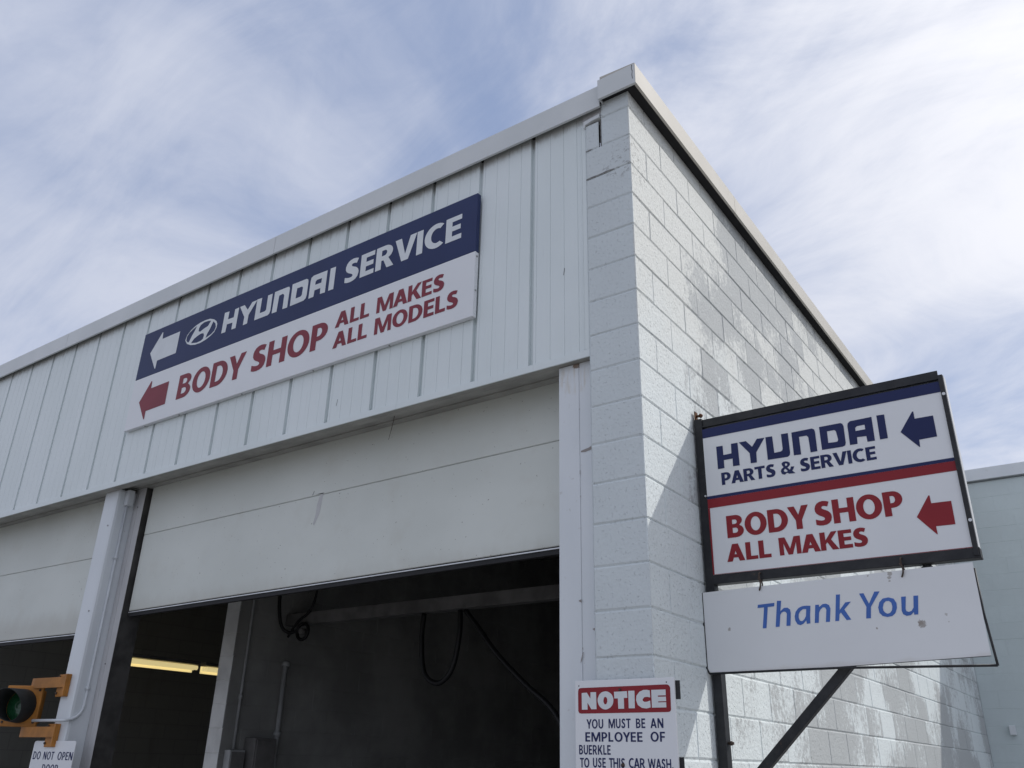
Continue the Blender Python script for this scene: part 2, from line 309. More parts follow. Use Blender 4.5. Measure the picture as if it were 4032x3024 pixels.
M_UNDER = simple('tarred_board', (0.03, 0.03, 0.032), 0.9, 0.15)

# painted concrete block, with repainted grey patches that follow the blocks
def block_paint(name, white, grey, amount, pit, lo=0.50, hi=0.56):
    t = NT(name, 0.72, 0.25)
    at = t.n('ShaderNodeAttribute', attribute_name='tone'); at.attribute_type = 'GEOMETRY'
    tone = at.outputs['Fac']
    x, y, z = t.xyz()
    low = t.noise(0.85, (1, 1, 1.2), 3, 0.5, (0.4, 2.7, 1.1))
    stk = t.noise(5.0, (1.0, 1.0, 0.22), 6, 0.7)
    fine = t.noise(26, (1, 1, 1), 5, 0.7)
    v = t.math('ADD', t.math('MULTIPLY', low, 0.80), t.math('MULTIPLY', tone, 0.13))
    v = t.math('ADD', v, t.math('MULTIPLY', stk, 0.26)); v = t.math('SUBTRACT', v, t.ramp(t.math('SUBTRACT', y, t.math('MULTIPLY', t.math('SUBTRACT', z, 3.6), 0.25)), 0.25, 1.25, 0.13, 0.0)) if name == 'block_paint_side' else v; v = t.math('ADD', v, t.math('MULTIPLY', t.math('SUBTRACT', fine, 0.36), 0.34))
    m = t.math('MULTIPLY', t.ramp(v, lo + 0.09, hi + 0.115), amount)
    base = t.mix(t.ramp(t.noise(3.0, detail=4), 0.3, 0.7), tuple(c * 0.96 for c in white), white)
    if name == 'block_paint_side':      # older, yellower coat left above the fresh lower one
        up_ = t.ramp(t.math('ADD', z, t.math('MULTIPLY', t.math('SUBTRACT', t.noise(2.2, (1, 1, 0.5), 6, 0.65), 0.5), 1.2)), 2.9, 4.3)
        base = t.mix(t.math('MULTIPLY', up_, 0.8), base, (0.645, 0.65, 0.62))
    c = t.mix(m, base, grey)
    pits = t.ramp(t.noise(75, (1, 1, 1), 3, 0.6), 0.60, 0.70)
    c = t.mix(t.math('MULTIPLY', pits, 0.14), c, tuple(q * 0.7 for q in grey))
    # flaked paint at the old mortar near the top of the corner
    fl = t.math('MULTIPLY', t.spot((-0.02, 0.05, 4.72), 0.16, 0.6, 8.0), t.ramp(t.noise(24, (1, 1, 1.6), 6, 0.7), 0.53, 0.60))
    c = t.mix(t.math('MULTIPLY', fl, 0.6), c, (0.27, 0.27, 0.27))
    t.color(c)
    h = t.math('ADD', t.math('MULTIPLY', t.noise(62, (1, 1, 0.8), detail=4, rough=0.6), 0.7), t.math('MULTIPLY', pits, -0.6))
    h = t.math('ADD', h, t.math('MULTIPLY', t.noise(18, detail=3), 0.5))
    t.bump(h, pit, 0.010 if name == 'block_paint_side' else 0.006)
    return t.m
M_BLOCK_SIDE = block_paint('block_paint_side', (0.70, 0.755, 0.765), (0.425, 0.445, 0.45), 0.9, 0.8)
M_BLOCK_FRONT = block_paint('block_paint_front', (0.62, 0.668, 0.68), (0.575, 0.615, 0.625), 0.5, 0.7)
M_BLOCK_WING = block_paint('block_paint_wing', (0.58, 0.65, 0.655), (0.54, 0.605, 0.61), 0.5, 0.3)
M_MORTAR = simple('open_joint', (0.22, 0.215, 0.21), 0.9, 0.2, var=0.2, nscale=40)
M_DARK = simple('dark_void', (0.02, 0.02, 0.022), 0.8, 0.2)

# overhead door: yellowed white with road film near the bottom edge
t = NT('door_paint', 0.5, 0.35)
x, y, z = t.xyz()
c = t.mix(t.ramp(t.noise(1.1, (1, 1, 1.4), 4), 0.3, 0.7), (0.60, 0.625, 0.585), (0.66, 0.685, 0.645))
c = t.mix(t.math('MULTIPLY', t.ramp(t.noise(4.0, (1, 1, 1), 6, 0.65), 0.52, 0.78), 0.30), c, (0.52, 0.51, 0.45))
zz2 = t.math('ADD', z, t.math('MULTIPLY', t.math('SUBTRACT', t.noise(7, (1, 1, 0.5), 6, 0.7), 0.5), 0.16))
film = t.ramp(zz2, 2.55, 2.74, 0.45, 0.0)
c = t.mix(film, c, (0.40, 0.38, 0.33))
sp = t.ramp(t.noise(55, (1, 1, 1), 2, 0.5), 0.735, 0.76)
c = t.mix(t.math('MULTIPLY', sp, 0.6), c, (0.12, 0.10, 0.08))
t.color(c); t.bump(t.noise(1.3, (1, 1, 1), 2), 0.12, 0.01); M_DOOR = t.m

t = NT('steel_paint', 0.4, 0.4)
c = t.mix(t.ramp(t.noise(3.0, (1, 1, 0.4), 5), 0.3, 0.7), (0.64, 0.675, 0.70), (0.69, 0.72, 0.745))
c = t.mix(t.math('MULTIPLY', t.ramp(t.noise(30, detail=5), 0.66, 0.76), 0.4), c, (0.40, 0.38, 0.36))
c = t.mix(t.math('MULTIPLY', t.math('MULTIPLY', t.spot((-0.415, 0.06, 3.46), 0.10, 0.8, 9.0), t.ramp(t.noise(60, (1, 1, 0.12), 5), 0.40, 0.70)), 0.35), c, (0.46, 0.36, 0.20))
c = t.mix(t.math('MULTIPLY', t.spot((-0.405, 0.06, 3.545), 0.022, 0.9, 45.0), 0.8), c, (0.16, 0.08, 0.03))
t.color(c); t.bump(t.noise(8, detail=3), 0.08, 0.004); M_STEEL = t.m
M_STRIP = simple('gap_shade_and_track', (0.06, 0.058, 0.055), 0.7, 0.25, var=0.2, nscale=9)  # dark tone standing for the shaded door gap; the tracks share it
M_JAMB = simple('jamb_steel', (0.50, 0.50, 0.505), 0.45, 0.4, var=0.08, nscale=5, stretch=(1, 1, 0.3))
M_SOFFIT = simple('soffit_paint', (0.36, 0.355, 0.33), 0.6, 0.3, var=0.12, nscale=5)
M_ALU = simple('aluminium', (0.62, 0.63, 0.64), 0.35, 0.5, 0.4)
M_RUBBER = simple('rubber', (0.025, 0.025, 0.027), 0.7, 0.3)
t = NT('interior_block', 0.8, 0.25)
x, y, z = t.xyz()
cv = t.n('ShaderNodeCombineXYZ'); t.l(t.math('ADD', x, y), cv.inputs[0]); t.l(z, cv.inputs[1])
br = t.n('ShaderNodeTexBrick'); t.l(cv.outputs[0], br.inputs[0])
br.inputs['Scale'].default_value = 1.0; br.inputs['Brick Width'].default_value = 0.4064; br.inputs['Row Height'].default_value = 0.2032
br.inputs['Mortar Size'].default_value = 0.006; br.inputs['Mortar Smooth'].default_value = 0.4; br.inputs['Bias'].default_value = 0.0
br.inputs['Color1'].default_value = (0.31, 0.31, 0.29, 1); br.inputs['Color2'].default_value = (0.29, 0.29, 0.275, 1); br.inputs['Mortar'].default_value = (0.235, 0.235, 0.225, 1)
c = t.mix(t.math('MULTIPLY', t.ramp(t.noise(2.5, (1, 1, 0.25), 6, 0.65), 0.5, 0.75), 0.4), br.outputs['Color'], (0.17, 0.17, 0.155))
t.color(c); M_INT = t.m
M_INTW = simple('interior_white_block', (0.84, 0.84, 0.82), 0.8, 0.2, var=0.08, nscale=4, bump=0.3, bscale=70)
M_INTB = simple('interior_beam', (0.17, 0.165, 0.16), 0.6, 0.3, var=0.2, nscale=4)
M_FLOOR = simple('wet_concrete', (0.22, 0.215, 0.205), 0.4, 0.4, var=0.2, nscale=2)
M_HOSE = simple('black_hose', (0.012, 0.012, 0.013), 0.5, 0.4)
M_ROOF = simple('roof_felt', (0.18, 0.18, 0.18), 0.9, 0.2)
M_PIPE = simple('grey_pipe', (0.42, 0.43, 0.43), 0.5, 0.4)
M_CONDUIT = simple('conduit_paint', (0.60, 0.63, 0.655), 0.4, 0.4, var=0.05)
M_ORANGE = simple('orange_paint', (0.42, 0.175, 0.035), 0.5, 0.3, var=0.14, nscale=9)
M_VISOR = simple('visor_black', (0.018, 0.02, 0.02), 0.55, 0.4)
M_BOLT = simple('bolt_steel', (0.34, 0.34, 0.34), 0.4, 0.5, 0.6)
M_DARKBOLT = simple('rusty_bolt', (0.07, 0.05, 0.04), 0.7, 0.3, var=0.3, nscale=80)
t = NT('green_lens', 0.15, 0.6); t.color(t.mix(t.ramp(t.noise(60), 0.4, 0.6), (0.006, 0.055, 0.02), (0.012, 0.085, 0.03))); M_LENS = t.m

# sign faces
def sign_white(name, col):
    t = NT(name, 0.38, 0.4)
    c = t.mix(t.ramp(t.noise(1.8, detail=4), 0.3, 0.7), tuple(q * 0.96 for q in col), col)
    c = t.mix(t.math('MULTIPLY', t.ramp(t.noise(11, (1, 1, 0.3), 6, 0.7), 0.60, 0.85), 0.22), c, tuple(q * 0.72 for q in col))
    t.color(c); t.bump(t.noise(1.6, detail=2), 0.06, 0.006)
    return t
M_WHITE = sign_white('sign_white', (0.74, 0.755, 0.775)).m
M_NAVY = simple('sign_navy', (0.024, 0.036, 0.105), 0.45, 0.22, var=0.05, nscale=3)
M_NAVY2 = simple('sign_navy_fresh', (0.018, 0.026, 0.095), 0.45, 0.22, var=0.05, nscale=3)
M_RED = simple('sign_red', (0.22, 0.034, 0.050), 0.45, 0.25, var=0.05, nscale=3)
M_RED2 = simple('sign_red_fresh', (0.25, 0.019, 0.027), 0.45, 0.25, var=0.05, nscale=3)
M_LETW = simple('letter_white', (0.66, 0.69, 0.71), 0.42, 0.35, var=0.03)
M_BLUE = simple('letter_blue', (0.045, 0.13, 0.43), 0.4, 0.4, var=0.05)
t = sign_white('worn_board_white', (0.735, 0.75, 0.765))
c = t.b.inputs['Base Color'].links[0].from_socket
for p, r, k in (((0.127, 0.57, 2.205), 0.0085, 0.7), ((0.985, 0.57, 2.172), 0.017, 0.75), ((0.980, 0.57, 2.178), 0.012, 0.6), ((0.887, 0.57, 2.394), 0.012, 0.65), ((0.884, 0.57, 2.378), 0.009, 0.65), ((0.882, 0.57, 2.365), 0.006, 0.65), ((0.80, 0.57, 2.165), 0.006, 0.7), ((1.085, 0.57, 2.205), 0.007, 0.5), ((1.09, 0.57, 2.175), 0.005, 0.6), ((0.795, 0.57, 2.395), 0.005, 0.6)):
    c = t.mix(t.math('MULTIPLY', t.spot(p, r, 0.9, 110.0), k), c, (0.25, 0.215, 0.185))
x, y, z = t.xyz()
c = t.mix(t.math('MULTIPLY', t.ramp(t.math('ADD', t.math('SUBTRACT', z, t.math('MULTIPLY', x, 0.016)), t.math('MULTIPLY', t.math('SUBTRACT', t.noise(9, (1, 1, 1), 5), 0.5), 0.05)), 2.004, 2.026, 1.0, 0.0), 0.22), c, (0.45, 0.40, 0.33))
t.color(c); M_WORN = t.m
t = NT('black_steel', 0.5, 0.4)
c = t.mix(t.ramp(t.noise(14, (1, 1, 1), 6, 0.7), 0.35, 0.75), (0.010, 0.011, 0.014), (0.026, 0.027, 0.030))
c = t.mix(t.math('MULTIPLY', t.ramp(t.noise(38, (1, 1, 1), 6, 0.7), 0.62, 0.72), 0.5), c, (0.10, 0.055, 0.03))
t.color(c); t.bump(t.noise(40, detail=4), 0.2, 0.001); M_BLACK = t.m
M_EDGE = simple('panel_edge', (0.62, 0.63, 0.64), 0.4, 0.4)
t = NT('tube_light', 0.5); t.color((0.8, 0.7, 0.4)); t.b.inputs['Emission Color'].default_value = (1.0, 0.82, 0.38, 1); t.b.inputs['Emission Strength'].default_value = 0.55; M_TUBE = t.m
M_ASPHALT = simple('asphalt', (0.31, 0.30, 0.285), 0.9, 0.2, var=0.15, nscale=1.5, bump=0.4, bscale=90, bdist=0.004)

# ------------------------------------------------------------------ lettering
def arc(cx, cy, rx, ry, a0, a1, n=12):
    return [(cx + rx * math.cos(math.radians(a0 + (a1 - a0) * i / n)), cy + ry * math.sin(math.radians(a0 + (a1 - a0) * i / n))) for i in range(n + 1)]
def glyph(ch, w, b):
    """(advance width, loops) of a capital of height 1 with stem w and bar b"""
    m = 0.41 + (0.2 - b) / 2
    if ch == 'A':
        W_ = 0.66 + w; k = 0.5 * (W_ - 1.15 * w) ; s = w * 1.10
        L0, T0 = 0.0, W_/2 - 0.58*w
        R0, T1 = W_, W_/2 + 0.58*w
        f = lambda y: L0 + s + (T0 + s*0.98 - L0 - s) * y
        g = lambda y: R0 - s + (T1 - s*0.98 - R0 + s) * y
        ya = 0.21; yb = 0.21 + b*0.95
        yt = yb
        while f(yt) < g(yt) and yt < 0.9: yt += 0.005
        return W_, [[(0, 0), (s, 0), (f(ya), ya), (g(ya), ya), (R0 - s, 0), (R0, 0), (T1, 1), (T0, 1)], [(f(yb), yb), (g(yb), yb), ((f(yt)+g(yt))/2, yt)]]
    if ch == 'B':
        X = 0.49 + w
        return X, [[(0, 0)] + arc(X-0.36, 0.285, 0.36, 0.285, -90, 62, 12) + [(X-0.16, 0.54)] + arc(X-0.36, 0.755, 0.315, 0.245, -50, 90, 12) + [(0, 1)],
                   [(w, 0.60)] + arc(X-0.37, 0.5*(0.60+1-b), 0.325-w*0.92, 0.5*(1-b-0.60), -90, 90, 8) + [(w, 1-b)],
                   [(w, b)] + arc(X-0.36, 0.5*(b+0.43), 0.36-w, 0.5*(0.43-b), -90, 90, 8) + [(w, 0.43)]]
    if ch == 'C':
        X = 0.53 + w
        return X, [arc(0.475, 0.5, 0.475, 0.515, 52, 308, 24) + arc(0.50, 0.5, 0.50-w*1.05, 0.515-b*1.05, 300, 60, 22)]
    if ch == 'D':
        X = 0.59 + w
        return X, [[(0, 0)] + arc(X-0.49, 0.5, 0.49, 0.5, -90, 90, 18) + [(0, 1)], [(w, b)] + arc(X-0.49, 0.5, 0.49-w*1.05, 0.5-b, -90, 90, 16) + [(w, 1-b)]]
    if ch == 'E': X = 0.37 + w; return X, [[(0, 0), (X, 0), (X, b), (w, b), (w, m), (X-0.04, m), (X-0.04, m+b), (w, m+b), (w, 1-b), (X, 1-b), (X, 1), (0, 1)]]
    if ch == 'F': X = 0.36 + w; return X, [[(0, 0), (w, 0), (w, m-0.03), (X-0.04, m-0.03), (X-0.04, m+b-0.03), (w, m+b-0.03), (w, 1-b), (X, 1-b), (X, 1), (0, 1)]]
    if ch == 'H': X = 0.58 + w; m2 = 0.41; return X, [[(0, 0), (w, 0), (w, m2), (X-w, m2), (X-w, 0), (X, 0), (X, 1), (X-w, 1), (X-w, m2+b), (w, m2+b), (w, 1), (0, 1)]]
    if ch == 'I': return w, [[(0, 0), (w, 0), (w, 1), (0, 1)]]
    if ch == 'K': X = 0.60 + w; return X, [[(0, 0), (w, 0), (w, 0.33), (w+0.08, 0.43), (X-w*1.2, 0), (X, 0), (w+0.27, 0.57), (X-0.02, 1), (X-w*1.15, 1), (w+0.06, 0.64), (w, 0.55), (w, 1), (0, 1)]]
    if ch == 'L': X = 0.34 + w; return X, [[(0, 0), (X, 0), (X, b), (w, b), (w, 1), (0, 1)]]
    if ch == 'M':
        X = 0.82 + w; w2 = w*0.88; c = X/2
        return X, [[(0, 0), (w2, 0), (w2, 0.66), (c-w*0.42, 0), (c+w*0.42, 0), (X-w2, 0.66), (X-w2, 0), (X, 0), (X, 1), (X-w*1.22, 1), (c, 0.34), (w*1.22, 1), (0, 1)]]
    if ch == 'N': X = 0.60 + w; w2 = w*0.9; return X, [[(0, 0), (w2, 0), (w2, 0.62), (X-w*1.18, 0), (X, 0), (X, 1), (X-w2, 1), (X-w2, 0.40), (w*1.18, 1), (0, 1)]]
    if ch == 'O': X = 0.70 + w; return X, [arc(X/2, 0.5, X/2, 0.515, 0, 360, 32)[:-1], arc(X/2, 0.5, X/2-w*1.05, 0.515-b, 0, 360, 28)[:-1]]
    if ch == 'P': X = 0.44 + w; return X, [[(0, 0), (w, 0), (w, 0.33)] + arc(X-0.35, 0.665, 0.35, 0.335, -90, 90, 14) + [(0, 1)], [(w, 0.33+b*0.95)] + arc(X-0.36, 0.665, 0.36-w*1.02, 0.335-b*0.95, -90, 90, 10) + [(w, 1-b*0.95)]]
    if ch == 'R': X = 0.55 + w; return X, [[(0, 0), (w, 0), (w, 0.37), (w+0.09, 0.37), (X-w*1.18, 0), (X, 0), (X-0.25, 0.43)] + arc(X-0.42, 0.69, 0.35, 0.31, -48, 90, 12) + [(0, 1)], [(w, 0.38+b*0.95)] + arc(X-0.43, 0.5*(1.38), 0.36-w*1.02, 0.31-b*0.95, -90, 90, 10) + [(w, 1-b*0.95)]]
    if ch == 'S':
        if w > 0.2:
            return 0.65, [[(.60,.95),(.525,.755),(.44,.79),(.37,.80),(.315,.785),(.288,.745),(.305,.70),(.36,.655),(.46,.605),(.55,.545),(.615,.46),(.645,.37),(.645,.28),(.61,.15),(.53,.055),(.42,.003),(.28,-.015),(.14,.0),(.02,.045),(.02,.27),(.13,.222),(.24,.197),(.33,.20),(.375,.235),(.375,.28),(.34,.325),(.26,.375),(.16,.43),(.075,.51),(.027,.61),(.022,.73),(.06,.85),(.13,.94),(.23,.995),(.36,1.015),(.49,.995)]]
        c = [(.55,.80),(.47,.90),(.33,.925),(.19,.88),(.125,.765),(.17,.64),(.30,.545),(.43,.45),(.50,.34),(.47,.19),(.36,.09),(.22,.085),(.10,.16),(.055,.27)]
        L_, R_ = [], []
        for i, p in enumerate(c):
            a, d = Vector(c[max(i-1, 0)]), Vector(c[min(i+1, len(c)-1)]); tn = (d-a).normalized(); nn = Vector((-tn.y, tn.x)) * (w*0.5)
            L_.append((p[0]+nn.x, p[1]+nn.y)); R_.append((p[0]-nn.x, p[1]-nn.y))
        return 0.62, [L_ + R_[::-1]]
    if ch == 'T': X = 0.48 + w; return X, [[(X/2-w/2, 0), (X/2+w/2, 0), (X/2+w/2, 1-b), (X, 1-b), (X, 1), (0, 1), (0, 1-b), (X/2-w/2, 1-b)]]
    if ch == 'U': X = 0.54 + w; return X, [[(0, 1)] + arc(X/2, 0.38, X/2, 0.395, 180, 360, 16) + [(X, 1), (X-w, 1)] + arc(X/2, 0.38, X/2-w, 0.395-b, 360, 180, 14) + [(w, 1)]]
    if ch == 'V': X = 0.67 + w; c = X/2; return X, [[(c-w*0.56, 0), (c+w*0.56, 0), (X, 1), (X-w*1.08, 1), (c, 0.27), (w*1.08, 1), (0, 1)]]
    if ch == 'W':
        X = 1.07 + w; q = X*0.27
        return X, [[(q-w*0.5, 0), (q+w*0.5, 0), (X/2, 0.62), (X-q-w*0.5, 0), (X-q+w*0.5, 0), (X, 1), (X-w, 1), (X-q, 0.33), (X/2+w*0.45, 1), (X/2-w*0.45, 1), (q, 0.33), (w, 1), (0, 1)]]
    if ch == 'Y': X = 0.61 + w; c = X/2; return X, [[(c-w/2, 0), (c+w/2, 0), (c+w/2, 0.38), (X, 1), (X-w*1.1, 1), (c, 0.62), (w*1.1, 1), (0, 1), (c-w/2, 0.38)]]
    if ch == '.': return w, [[(0, 0), (w, 0), (w, w), (0, w)]]
    raise KeyError(ch)
TIGHT = {'AY', 'AV', 'AT', 'TA', 'LY', 'PA', 'KE', 'DY', 'OY', 'YO', 'RV', 'VI', 'AR', 'MA', 'AK', 'RT', 'CA', 'WA', 'AS', 'TO', 'TH', 'YE'}
def put_word(mb, Y, word, w=0.25, b=0.2, gap=0.075, mi=0):
    _, text, x0, x1, z0, z1, sh = word
    pen, items = 0.0, []
    for i, ch in enumerate(text):
        if i: pen += gap * (0.25 if text[i-1:i+1] in TIGHT else 1.0)
        adv, loops = glyph(ch, w, b); items.append((pen, loops)); pen += adv
    sx, sz = (x1 - x0) / pen, z1 - z0
    for px, loops in items:
        mb.flat([[(x0 + (px + x) * sx, z0 + y * sz) for x, y in l] for l in loops], Y, mi)
def letters(name, mat, parent, Y, groups=(), words=(), **k):
    mb = MB()
    for g in groups:
        for loops in TRACES[g]: mb.flat(loops, Y)
    if groups: o = child(mb, name, mat, parent, fixn=False)
    for wd in words:
        mb = MB(); put_word(mb, Y, wd, **k); o = child(mb, name, mat, parent, fixn=False)
    return o
def words(g): return [w_ for w_ in WORDS if w_[0] == g]

# ------------------------------------------------------------------ block walls
J0 = 5.08; CH = 0.2032; BL = 0.4064
def block_faces(mb, cells, place, js=0.008, jd=0.006, rnd=0.0012, arris=None, vj=1.0):
    """each block: a flat face with its edges falling into the mortar groove; place(u, z, depth) -> world"""
    tones = []
    lay = mb.bm.faces.layers.float.get('tone') or mb.bm.faces.layers.float.new('tone')
    for (u0_, u1_, z0, z1) in cells:
        tn = random.random(); R = lambda s=1: random.uniform(-rnd, rnd) * s
        du = random.uniform(-0.0012, 0.0012)
        o = [(u0_, z0), (u1_, z0), (u1_, z1), (u0_, z1)]
        jl = 0.0 if arris is not None and abs(u0_ - arris) < 1e-6 else js * 0.7 * vj
        jr = 0.0 if arris is not None and abs(u1_ - arris) < 1e-6 else js * 0.7 * vj
        dl, dr = (jd if jl else 0.0), (jd if jr else 0.0)
        i_ = [(u0_ + jl + R(), z0 + js*0.75 + R()), (u1_ - jr + R(), z0 + js*0.75 + R()), (u1_ - jr + R(), z1 - js*0.75 + R()), (u0_ + jl + R(), z1 - js*0.75 + R())]
        if not jl: i_[0] = (u0_, i_[0][1]); i_[3] = (u0_, i_[3][1])
        if not jr: i_[1] = (u1_, i_[1][1]); i_[2] = (u1_, i_[2][1])
        vo = [mb.bm.verts.new(place(a, b_, jd)) for a, b_ in o]
        vi = [mb.bm.verts.new(place(a, b_, du)) for a, b_ in i_]
        fs = [mb.bm.faces.new(vi)] + [mb.bm.faces.new((vo[k], vo[(k+1) % 4], vi[(k+1) % 4], vi[k])) for k in range(4)]
        for f in fs: f[lay] = tn

# ------------------------------------------------------------------ ground
mb = MB(); mb.quad([(-70, -90, 0), (70, -90, 0), (70, 60, 0), (-70, 60, 0)])
g = mb.build('ground', M_ASPHALT); tag(g, kind='structure')

# ------------------------------------------------------------------ the service building
YD = 0.30                     # plane of the overhead doors
BW = 9.10                     # depth of the side wall to the wing
bld = empty('service_building', (-4.6, 0.3, 0), 'white car wash building with ribbed metal fascia, open overhead doors and a block side wall', 'building')

# side wall of concrete block
mb = MB()
cells = []
for k in range(-1, 25):
    zt, zb = J0 - CH * k, J0 - CH * (k + 1)
    if k == -1: zt = 5.22
    y = 0.0; first = BL if k % 2 == 0 else BL / 2
    while y < BW - 0.01:
        y2 = min(BW, y + (first if y == 0 else BL)); cells.append((y, y2, zb, zt)); y = y2
block_faces(mb, cells, lambda u, z, d: (-d, u, z), js=0.0125, jd=0.007, rnd=0.0025, vj=0.6, arris=0.0)
mb.box((-0.185, 0.008, 0.0), (-0.0085, BW, 5.22))
child(mb, 'side_wall', M_BLOCK_SIDE, bld, fixn=False)

# corner pilaster (front ends of the blocks)
mb = MB(); cells = [(-0.185, 0.0, J0, 5.22), (-0.183, 0.0, J0 - CH, J0), (-0.29, -0.202, J0 - CH, J0 - 0.012)]
for k in range(1, 25): cells.append((-0.29, 0.0, J0 - CH * (k + 1), J0 - CH * k))
block_faces(mb, cells, lambda u, z, d: (u, d, z), js=0.0125, jd=0.006, rnd=0.0025, arris=0.0)
mb.box((-0.287, 0.0075, 0), (-0.1865, 0.20, J0 - CH - 0.004)); mb.box((-0.2, 0.02, J0 - CH), (-0.1865, 0.2, J0), mi=1)
mb.quad([(-0.29, 0.005, 0), (-0.29, 0.18, 0), (-0.29, 0.18, J0 - 0.012), (-0.29, 0.005, J0 - 0.012)])
mb.quad([(-0.184, 0.005, J0 - CH), (-0.184, 0.16, J0 - CH), (-0.184, 0.16, 5.2), (-0.184, 0.005, 5.2)])
# ragged open bed joint and a loose sliver of mortar, third bed from the top
zc = J0 - 2 * CH
pr = [(-0.288, zc + 0.004), (-0.25, zc + 0.007), (-0.2, zc + 0.004), (-0.15, zc + 0.010), (-0.11, zc + 0.006), (-0.10, zc + 0.001), (-0.15, zc - 0.001), (-0.2, zc - 0.004), (-0.26, zc - 0.003), (-0.288, zc - 0.006)]
mb.flat([pr], -0.0012, 1)
pr = [(-0.288, J0 - CH + 0.003), (-0.255, J0 - CH + 0.005), (-0.24, J0 - CH), (-0.262, J0 - CH - 0.004), (-0.288, J0 - CH - 0.005)]
mb.flat([pr], -0.0012, 1)
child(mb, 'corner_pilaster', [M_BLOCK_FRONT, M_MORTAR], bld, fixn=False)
# bent flashing scrap above the narrow block
mb = MB(); mb.prism([(-0.297, 5.068), (-0.297, 5.098), (-0.19, 5.112), (-0.188, 5.085), (-0.24, 5.082), (-0.285, 5.072), (-0.29, 5.052), (-0.297, 5.052)], 'y', -0.008, 0.05)
child(mb, 'flashing', M_COPING, bld)

mb = MB(); mb.box((-0.31, 0.012, 5.085), (-0.188, 0.018, 5.20)); child(mb, 'filler_plate', M_JAMB, bld)
# metal copings
def coping_prof(yf, zb, zt, yb, rise=0.012):
    return [(yf, zb), (yf, zt - 0.006), (yf + 0.006, zt), (yb, zt + rise), (yb, zt + rise - 0.016), (yf + 0.012, zt - 0.012), (yf + 0.010, zb + 0.004), (yf + 0.016, zb + 0.004), (yf + 0.016, zb)]
mb = MB()
for a, b_ in ((-10.6, -9.075), (-9.07, -6.034), (-6.030, -3.05), (-3.046, -0.172)):
    mb.prism(coping_prof(-0.034, 5.142, 5.303, 0.35), 'x', a, b_)
child(mb, 'front_coping', M_COPING, bld)
mb = MB(); mb.box((-10.6, -0.010, 5.185), (-0.2, 0.30, 5.295)); child(mb, 'coping_backing', M_UNDER, bld)
mb = MB()
mb.prism(coping_prof(-0.060, 5.170, 5.318, 0.3, 0.0), 'x', -0.166, 0.0795)
mb.prism([(-0.166, 5.172), (-0.166, 5.316), (-0.160, 5.316), (-0.160, 5.172)], 'y', -0.058, 0.2)
mb.box((-0.158, -0.044, 5.185), (0.064, -0.0305, 5.305), mi=1)
pr = [(0.060, 5.312), (0.066, 5.305), (0.062, 5.285), (0.067, 5.262), (0.063, 5.235), (0.066, 5.205), (0.063, 5.205), (0.060, 5.235), (0.064, 5.26), (0.059, 5.285), (0.062, 5.302)]
mb.flat([pr], -0.0612, 1)
child(mb, 'corner_coping', [M_COPING, M_DARK], bld)
mb = MB()
for a, b_ in ((-0.0595, 1.452), (1.456, 4.46), (4.464, 7.4), (7.404, 9.6)):
    q = [(-x_, z_) for x_, z_ in coping_prof(-0.082, 5.171, 5.319, 0.15)]
    mb.prism(q, 'y', a, b_)
child(mb, 'side_coping', M_SIDECOPING, bld)
mb = MB(); mb.box((-0.26, -0.03, 5.19), (0.068, 9.5, 5.30)); child(mb, 'coping_backing', M_UNDER, bld)

# ribbed fascia: sheet with deep grooves every 0.4 m and shallow pencil grooves between
mb = MB()
zf0, zf1 = 3.578, 5.215; yf = 0.02
xs = [(-10.5, yf)]
i = 24
PIT = 0.4035
while i >= 0:
    xc = -0.672 - PIT * i
    if xc > -10.4:
        xs += [(xc - 0.019, yf), (xc - 0.0185, yf + 0.030), (xc + 0.013, yf + 0.030), (xc + 0.0135, yf)]
        for o_ in (0.030, 0.125, 0.219, 0.312):
            if xc + o_ < -0.34: xs += [(xc + o_ - 0.0026, yf), (xc + o_, yf + 0.0035), (xc + o_ + 0.0026, yf)]
    i -= 1
xs.append((-0.296, yf))
va = [mb.bm.verts.new((x, y, zf0)) for x, y in xs]; vb = [mb.bm.verts.new((x, y, zf1)) for x, y in xs]
for a, b_, c_, d_ in zip(va, va[1:], vb[1:], vb): mb.bm.faces.new((a, b_, c_, d_))
mb.box((-10.5, 0.046, 3.60), (-0.30, 0.075, 5.2))
# short scratches in the paint
for x, z in ((-2.2, 3.72), (-0.455, 4.125)):
    mb.flat([[(x - 0.004, z - 0.022), (x - 0.001, z - 0.022), (x + 0.006, z + 0.022), (x + 0.003, z + 0.022)]], 0.0188, 1)
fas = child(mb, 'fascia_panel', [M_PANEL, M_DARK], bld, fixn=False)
mb = MB()
mb.prism([(0.010, 3.551), (0.010, 3.592), (0.0185, 3.594), (0.0185, 3.551)], 'x', -10.5, -3.262)
mb.prism([(0.010, 3.551), (0.010, 3.592), (0.0185, 3.594), (0.0185, 3.551)], 'x', -3.2605, -1.66)
mb.prism([(0.010, 3.551), (0.010, 3.592), (0.0185, 3.594), (0.0185, 3.551)], 'x', -1.6585, -0.293)
mb.box((-0.328, 0.012, 3.594), (-0.294, 0.040, 5.10), bev=0.002)
mb.box((-0.3255, 0.010, 3.5955), (-0.322, 0.0115, 5.08))
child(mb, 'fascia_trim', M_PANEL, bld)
mb = MB(); mb.prism([(0.0195, 3.556), (0.0195, 3.575), (0.10, 3.566), (0.10, 3.556), (0.064, 3.556), (0.060, 3.559), (0.056, 3.556)], 'x', -10.5, -0.293); child(mb, 'soffit', M_SOFFIT, bld)
mb = MB()
mb.box((-10.5, 0.060, 3.572), (-0.30, 0.120, 3.585)); mb.box((-10.5, 0.122, 3.600), (-0.20, 0.296, 3.64))
